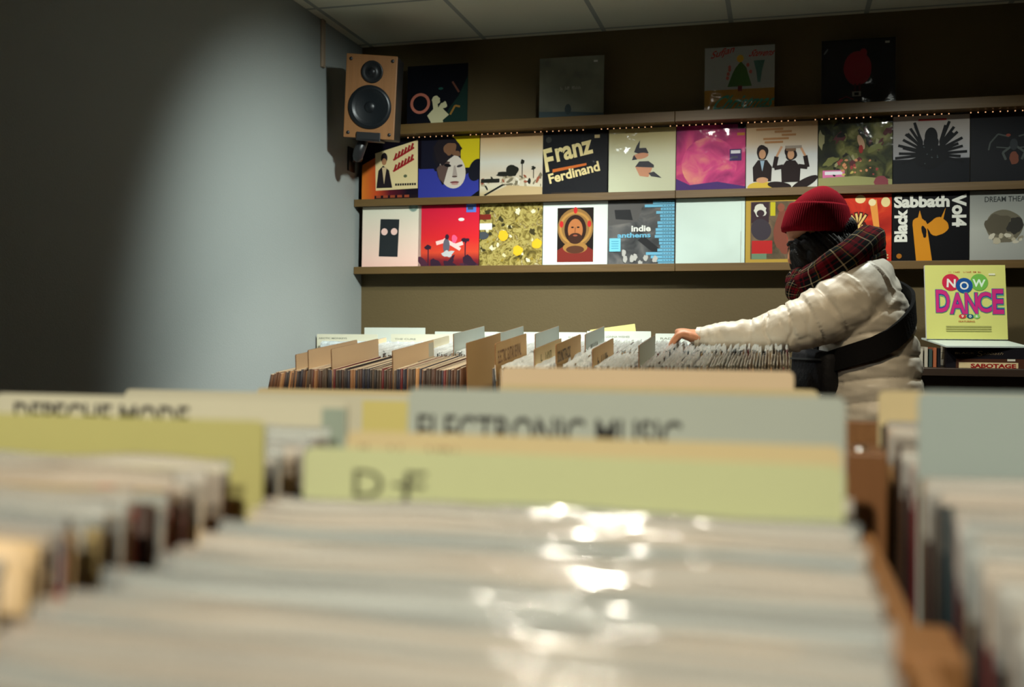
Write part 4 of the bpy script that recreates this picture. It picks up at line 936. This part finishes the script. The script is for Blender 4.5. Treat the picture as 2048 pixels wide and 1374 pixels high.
add_ell(bm, Vector((.26, PY, .83))-PO, (.115, .155, .11))
for q, h in enumerate(hips):
    dx = -.02 if q == 0 else .05
    add_tube(bm, [h, Vector((.245+dx*.4, h.y+PY, .46))-PO, Vector((.265+dx, h.y+PY, .09))-PO], [.082, .056, .040], 16)
    add_tube(bm, [Vector((.285+dx, h.y+PY, .05))-PO, Vector((.16+dx, h.y+PY-.01, .035))-PO], [.038, .030], 12)
link('body', fused('body', bm, [SKIN], .0042, 3), per)
# eyes
bm = bmesh.new(); add_ell(bm, (0, 0, 0), (.0125, .0125, .0125), None, 16); eye = from_bm('eye', bm, [mat('eye_white', (.75, .73, .70), .2), mat('eye_iris', (.03, .02, .015), .15)], True)
for p in eye.polygons:
    if p.center.x > .0095: p.material_index = 1
for s in (-1, 1):
    o = link('eye', eye, per); o.matrix_local = Matrix.Translation(hp(.076, s*.030, -.012)) @ HM
bm = bmesh.new()
for s in (-1, 1): add_tube(bm, [hp(.088, s*.012, .008), hp(.086, s*.030, .013), hp(.074, s*.048, .008)], .004, 8)
link('eyebrows', from_bm('eyebrows', bm, [HAIR], True), per)
bm = bmesh.new(); add_ell(bm, hp(.0865, 0, -.067), (.008, .020, .0045), HM); add_ell(bm, hp(.0845, 0, -.075), (.008, .017, .005), HM); link('lips', from_bm('lips', bm, [mat('lip_skin', lin((160, 84, 74)), .4)], True), per)
# trousers and shoes
bm = bmesh.new(); add_ell(bm, Vector((.26, PY, .84))-PO, (.128, .168, .10))
for q, h in enumerate(hips):
    dx = -.02 if q == 0 else .05
    add_tube(bm, [h, Vector((.245+dx*.4, h.y+PY, .46))-PO, Vector((.265+dx, h.y+PY, .115))-PO], [.096, .070, .058], 18, n=24, mod=lambda s, a, r: r*(1+.05*noise.noise((math.cos(a), math.sin(a), s*9))))
link('trousers', fused('trousers', bm, [TROUSER], .008, 3), per)
for q, h in enumerate(hips):
    dx = -.02 if q == 0 else .05; bm = bmesh.new(); z0 = -.001
    prof = [(.33+dx, .034, .055), (.315+dx, .042, .080), (.27+dx, .044, .105), (.22+dx, .046, .085), (.17+dx, .050, .062), (.13+dx, .046, .046), (.105+dx, .028, .030)]
    rings = []
    for x_, hw, hh in prof:
        c = Vector((x_, h.y+PY, 0))-PO; rings.append([c+Vector((0, hw*math.cos(a)*(1 if math.sin(a) < 0 else 1), max(0.001, hh*.5+hh*.5*math.sin(a)))) for a in [2*math.pi*k/18 for k in range(18)]])
    add_loft(bm, rings); bmesh.ops.recalc_face_normals(bm, faces=bm.faces); link('shoe', from_bm('shoe', bm, [SHOE], True), per)
# quilted jacket
SEC = [(532, 1742, 30, .085), (548, 1735, 50, .150), (580, 1728, 74, .200), (620, 1726, 92, .212), (660, 1732, 98, .208), (700, 1738, 100, .200), (740, 1742, 101, .200), (780, 1743, 101, .206), (830, 1743, 101, .212), (885, 1741, 99, .210)]
def sec_at(z):
    """centre x, half width and half depth of the jacket at height z (world)"""
    L = []
    for y, cx_, hw, hd in SEC:
        p = at(cx_, y, PY); q_ = at(cx_+hw, y, PY); L.append((p.z, p.x, q_.x-p.x, hd))
    if z >= L[0][0]: return L[0][1:]
    for a, b in zip(L, L[1:]):
        if a[0] >= z >= b[0]:
            t = (a[0]-z)/(a[0]-b[0]); return tuple(a[i]+(b[i]-a[i])*t for i in (1, 2, 3))
    return L[-1][1:]
bm = bmesh.new(); rings = []; ztop = at(1742, 532, PY).z; zbot = at(1742, 885, PY).z
for k in range(41):
    z = ztop+(zbot-ztop)*k/40; c, hw, hd = sec_at(z); rings.append([Vector((c+hw*abs(math.cos(a))**.85*math.copysign(1, math.cos(a)), PY+hd*abs(math.sin(a))**.9*math.copysign(1, math.sin(a)), z))-PO for a in [2*math.pi*i/40 for i in range(40)]])
add_loft(bm, rings)
ARMP = [(1738, 566, 3.045), (1712, 588, 2.995), (1680, 611, 2.975), (1640, 632, 2.965), (1600, 650, 2.96), (1560, 662, 2.957), (1510, 673, 2.957), (1450, 675, 2.957), (1402, 677, 2.957)]
ARMR = [.078, .092, .088, .080, .072, .064, .052, .044, .032]
ARMW = [pp(*p) for p in ARMP]
add_tube(bm, ARMW, ARMR, 24, n=60)
A2 = [pp(1738, 566, 3.24), SHf, Vector((.20, 3.37, 1.20))-PO, Vector((.12, 3.37, 1.13))-PO, Vector((.02, 3.26, 1.13))-PO, Vector((-.075, 3.155, 1.128))-PO]
add_tube(bm, A2, [.078, .090, .080, .068, .052, .036], 24, n=40)
def arm_param(p):
    best = (9, 0)
    for i, (a, b) in enumerate(zip(ARMW, ARMW[1:])):
        ab = b-a; t = max(0, min(1, (p-a).dot(ab)/ab.dot(ab))); d = (p-a-ab*t).length/(ARMR[i]+(ARMR[i+1]-ARMR[i])*t)
        if d < best[0]: best = (d, i+t)
    return best
def quilt(co, n):
    wz = co.z; d, s = arm_param(co); a = 1 if d < 1.12 else 0
    if not a:
        t = ((wz+PO.z)-.16*co.x+.012*math.sin(co.x*14+co.y*6))/.062; f = abs(math.sin(math.pi*t))**.42
        off = .012*(f-.8)+.0035*noise.noise((co.x*22, co.y*22, wz*60))
    else:
        t = s*1.0+.4*noise.noise((co.x*9, co.y*9, co.z*9)); wr = noise.noise((s*2.6+co.z*10, co.z*26+co.x*8, 3.3))
        lon = noise.noise((s*5.5, co.z*34, co.y*16)); el = max(0, 1-abs(s-5.2)/2.3)
        cr = max(0, math.sin(s*8.5+(co.z-.3)*30+3*noise.noise(co*14)))**5
        off = .0045*wr+.003*lon-.007*el*cr-(.006*max(0, 1-abs((s-.9))/.25))-(.005*max(0, 1-abs(s-2.6)/.2))
    return co+n*off
link('jacket', fused('jacket', bm, [JACKET], .0045, 5, quilt), per)
bm = bmesh.new(); add_tube(bm, [pp(1400, 677, 2.957), pp(1391, 676, 2.957)], [.0335, .031], 24, round_ends=False); add_tube(bm, [A2[-1], A2[-1]+Vector((-.012, -.012, 0))], [.037, .034], 24, round_ends=False); link('cuffs', from_bm('cuffs', bm, [JACKET], True), per)
# hair
bm = bmesh.new()
add_ell(bm, hp(-.020, 0, -.012), (.088, .080, .060), HM)
for s in (-1, 1):
    add_tube(bm, [hp(.076, s*.034, -.002), hp(.088, s*.036, -.05), hp(.082, s*.040, -.10), hp(.06, s*.040, -.145)], [.014, .017, .018, .012], 12)  # front strands added as a dark cover where the face is in shade
    add_tube(bm, [hp(.066, s*.052, -.004), hp(.072, s*.056, -.05), hp(.066, s*.056, -.10), hp(.05, s*.050, -.145)], [.018, .022, .024, .014], 12)
    add_tube(bm, [hp(.040, s*.060, -.004), hp(.034, s*.070, -.05), hp(.030, s*.072, -.11), hp(.022, s*.062, -.155)], [.022, .030, .032, .018], 14)
    add_tube(bm, [hp(.0, s*.062, -.004), hp(-.012, s*.074, -.05), hp(-.03, s*.076, -.12), hp(-.04, s*.07, -.17)], [.024, .032, .036, .024], 14)
    add_tube(bm, [hp(-.04, s*.042, -.02), hp(-.050, s*.05, -.07), hp(-.06, s*.045, -.14)], [.028, .032, .030], 14)
def strands(co, n): q = co-Hc; return co+n*(.0035*math.sin((q.dot(fw)*1.0+q.dot(lf)*.6)*520+6*noise.noise(q*18)))
link('hair', fused('hair', bm, [HAIR], .004, 2, strands), per)
# beanie: outlines traced on the head itself, rings across the head axis
KNIT = bpy.data.materials.new('red_knit'); KNIT.use_nodes = True; nt = KNIT.node_tree; b = nt.nodes['Principled BSDF']; b.inputs['Base Color'].default_value = (.20, .004, .013, 1); b.inputs['Roughness'].default_value = .9; b.inputs['Specular IOR Level'].default_value = .05
uvn = nt.nodes.new('ShaderNodeTexCoord'); wv = nt.nodes.new('ShaderNodeTexWave'); wv.inputs['Scale'].default_value = 26; wv.inputs['Distortion'].default_value = 1; nt.links.new(uvn.outputs['UV'], wv.inputs['Vector'])
bp = nt.nodes.new('ShaderNodeBump'); bp.inputs['Strength'].default_value = .35; bp.inputs['Distance'].default_value = .004; nt.links.new(wv.outputs['Fac'], bp.inputs['Height']); nt.links.new(bp.outputs['Normal'], b.inputs['Normal'])
def bring(py, xl, xr, hd, tilt=0, n=48, cxo=0):
    l = pp(xl, py); r = pp(xr, py); c = (l+r)/2; hw = (r.x-l.x)/2
    return [c+Vector((hw*math.cos(a), hd*math.sin(a), -tilt*math.cos(a)*hw)) for a in [2*math.pi*k/n for k in range(n)]]
bm = bmesh.new(); uvl = bm.loops.layers.uv.new('UVMap')
crown = [(440, 1572, 1700, .086), (418, 1578, 1697, .086), (405, 1587, 1692, .080), (394, 1598, 1684, .069), (385, 1610, 1675, .055), (378, 1623, 1664, .036), (373.5, 1634, 1655, .018), (372, 1642, 1648, .004)]
add_loft(bm, [bring(*c) for c in crown], uvl=uvl); crw = from_bm('crown', bm, [KNIT], True)
bn = link('beanie', crw, per); crw.name = 'beanie'
bm = bmesh.new(); uvl = bm.loops.layers.uv.new('UVMap')
cuff = [(468, 1570, 1699, .085), (466, 1563, 1706, .092), (458, 1561.5, 1707, .094), (440, 1566, 1704, .094), (425, 1571, 1701, .093), (414, 1576, 1698, .091), (410, 1579, 1696, .088), (411, 1583, 1693, .082)]
add_loft(bm, [bring(y, a, b_, h, .06) for y, a, b_, h in cuff], uvl=uvl, cap=False); link('turn_up', from_bm('turn_up', bm, [KNIT], True), bn)
# plaid scarf
PLAID = bpy.data.materials.new('plaid_wool'); PLAID.use_nodes = True; nt = PLAID.node_tree; b = nt.nodes['Principled BSDF']; b.inputs['Roughness'].default_value = .9; b.inputs['Specular IOR Level'].default_value = .05
tc = nt.nodes.new('ShaderNodeTexCoord'); sx = nt.nodes.new('ShaderNodeSeparateXYZ'); nt.links.new(tc.outputs['UV'], sx.inputs[0])
def stripe(axis, scale, cols):
    m = nt.nodes.new('ShaderNodeMath'); m.operation = 'MULTIPLY'; m.inputs[1].default_value = scale; nt.links.new(sx.outputs[axis], m.inputs[0])
    f = nt.nodes.new('ShaderNodeMath'); f.operation = 'FRACT'; nt.links.new(m.outputs[0], f.inputs[0])
    c = nt.nodes.new('ShaderNodeValToRGB'); c.color_ramp.interpolation = 'CONSTANT'; e = c.color_ramp.elements
    while len(e) > 1: e.remove(e[-1])
    e[0].position = 0; e[0].color = (*lin(cols[0][1]), 1)
    for p, q in cols[1:]: z = e.new(p); z.color = (*lin(q), 1)
    nt.links.new(f.outputs[0], c.inputs[0]); return c
PC = [(0, (88, 12, 22)), (.22, (16, 13, 16)), (.34, (88, 12, 22)), (.40, (13, 12, 15)), (.62, (160, 146, 120)), (.66, (15, 13, 16)), (.80, (13, 32, 32)), (.90, (116, 92, 46)), (.93, (16, 13, 16))]
s1 = stripe('X', 5, PC); s2 = stripe('Y', 11, PC); mx = nt.nodes.new('ShaderNodeMix'); mx.data_type = 'RGBA'; mx.inputs['Factor'].default_value = .5
nt.links.new(s1.outputs[0], mx.inputs['A']); nt.links.new(s2.outputs[0], mx.inputs['B']); nt.links.new(mx.outputs['Result'], b.inputs['Base Color'])
def fold(sd): return lambda s, a, r: r*(1+.16*noise.noise((math.cos(a)*1.6+sd, math.sin(a)*1.6, s*7+sd))+.05*math.sin(a*5+s*9))
bm = bmesh.new(); uvl = bm.loops.layers.uv.new('UVMap')
lo = [(1604, 566, 3.12), (1640, 556, 3.01), (1690, 525, 2.985), (1732, 487, 3.05), (1738, 486, 3.17), (1700, 515, 3.27), (1640, 545, 3.26), (1606, 562, 3.18), (1604, 566, 3.12)]
add_tube(bm, [pp(*p) for p in lo], [.046, .048, .052, .046, .046, .05, .05, .046, .046], 22, n=90, mod=fold(1), uvl=uvl)
lo2 = [(1612, 590, 3.10), (1660, 560, 2.985), (1705, 532, 2.99), (1745, 512, 3.08), (1735, 520, 3.2), (1670, 560, 3.27), (1618, 588, 3.18)]
add_tube(bm, [pp(*p) for p in lo2], [.034, .040, .040, .034, .036, .04, .034], 20, n=70, mod=fold(4), uvl=uvl)
add_tube(bm, [pp(1604, 556, 3.08), pp(1588, 580, 3.06), pp(1590, 592, 3.07), pp(1606, 604, 3.08), pp(1614, 628, 3.10)], [.034, .026, .020, .030, .018], 18, n=40, mod=fold(8), uvl=uvl)
link('scarf', from_bm('scarf', bm, [PLAID], True), per)

# ------------------------------------------------------------------ the bag slung over the jacket
bg = empty('crossbody_bag', (.25, PY, 0)); tag(bg, 'black crossbody bag worn over the white jacket on a wide strap', 'bag'); STRAP = mat('black_webbing', (.006, .006, .007), .9, bump=(200, .2), spec=.15)
def surf(deg, py):
    z = at(1740, py, PY).z; c, hw, hd = sec_at(z); a = R(deg); e = .016
    return Vector((c+(hw+e)*math.cos(a), PY-(hd+e)*math.sin(a), z))-PO, Vector((math.cos(a)/hw, -math.sin(a)/hd, .15)).normalized()
path = [(-80, 556), (-62, 560), (-40, 572), (-20, 584), (0, 598), (18, 612), (36, 634), (54, 656), (72, 678), (90, 694), (110, 706), (128, 716), (146, 726)]
def strap_mesh(path, wd=.062, th=.005):
    bm = bmesh.new(); P = [surf(*p) for p in path]; rings = []
    # finer
    Q = []
    for i in range(len(path)-1):
        for k in range(4):
            t = k/4; Q.append(surf(path[i][0]*(1-t)+path[i+1][0]*t, path[i][1]*(1-t)+path[i+1][1]*t))
    Q.append(P[-1])
    for i, (p, n_) in enumerate(Q):
        t = (Q[min(i+1, len(Q)-1)][0]-Q[max(i-1, 0)][0]).normalized(); s_ = t.cross(n_).normalized(); n2 = s_.cross(t)
        if n2.dot(n_) < 0: n2 = -n2
        rings.append([p+s_*wd/2, p+s_*wd*.48+n2*th, p-s_*wd*.48+n2*th, p-s_*wd/2, p-s_*wd*.48-n2*th, p+s_*wd*.48-n2*th])
    add_loft(bm, rings); bmesh.ops.recalc_face_normals(bm, faces=bm.faces); return from_bm('strap', bm, [STRAP])
link('strap', strap_mesh(path), bg)
link('strap', strap_mesh([(176, 722), (200, 700), (225, 660), (245, 620), (262, 580), (275, 560)], .045), bg)
bm = bmesh.new(); c_, n_ = surf(160, 738); bag_c = c_+Vector((-.004, 0, 0))
add_box(bm, -.10, .10, -.026, .026, -.065, .055, bev=.018, M=Matrix.Translation(bag_c+n_*.012) @ Matrix.Rotation(R(-62), 4, 'Z') @ Matrix.Rotation(R(4), 4, 'Y'))
link('pouch', from_bm('pouch', bm, [mat('black_nylon', (.007, .007, .009), .7, bump=(60, .25), spec=.25)], True), bg)
bm = bmesh.new(); add_box(bm, -.085, .085, -.030, -.026, .026, .031, M=Matrix.Translation(bag_c+n_*.012) @ Matrix.Rotation(R(-62), 4, 'Z')); link('zip', from_bm('zip', bm, [mat('dark_zip', (.05, .05, .052), .3, .6)]), bg)
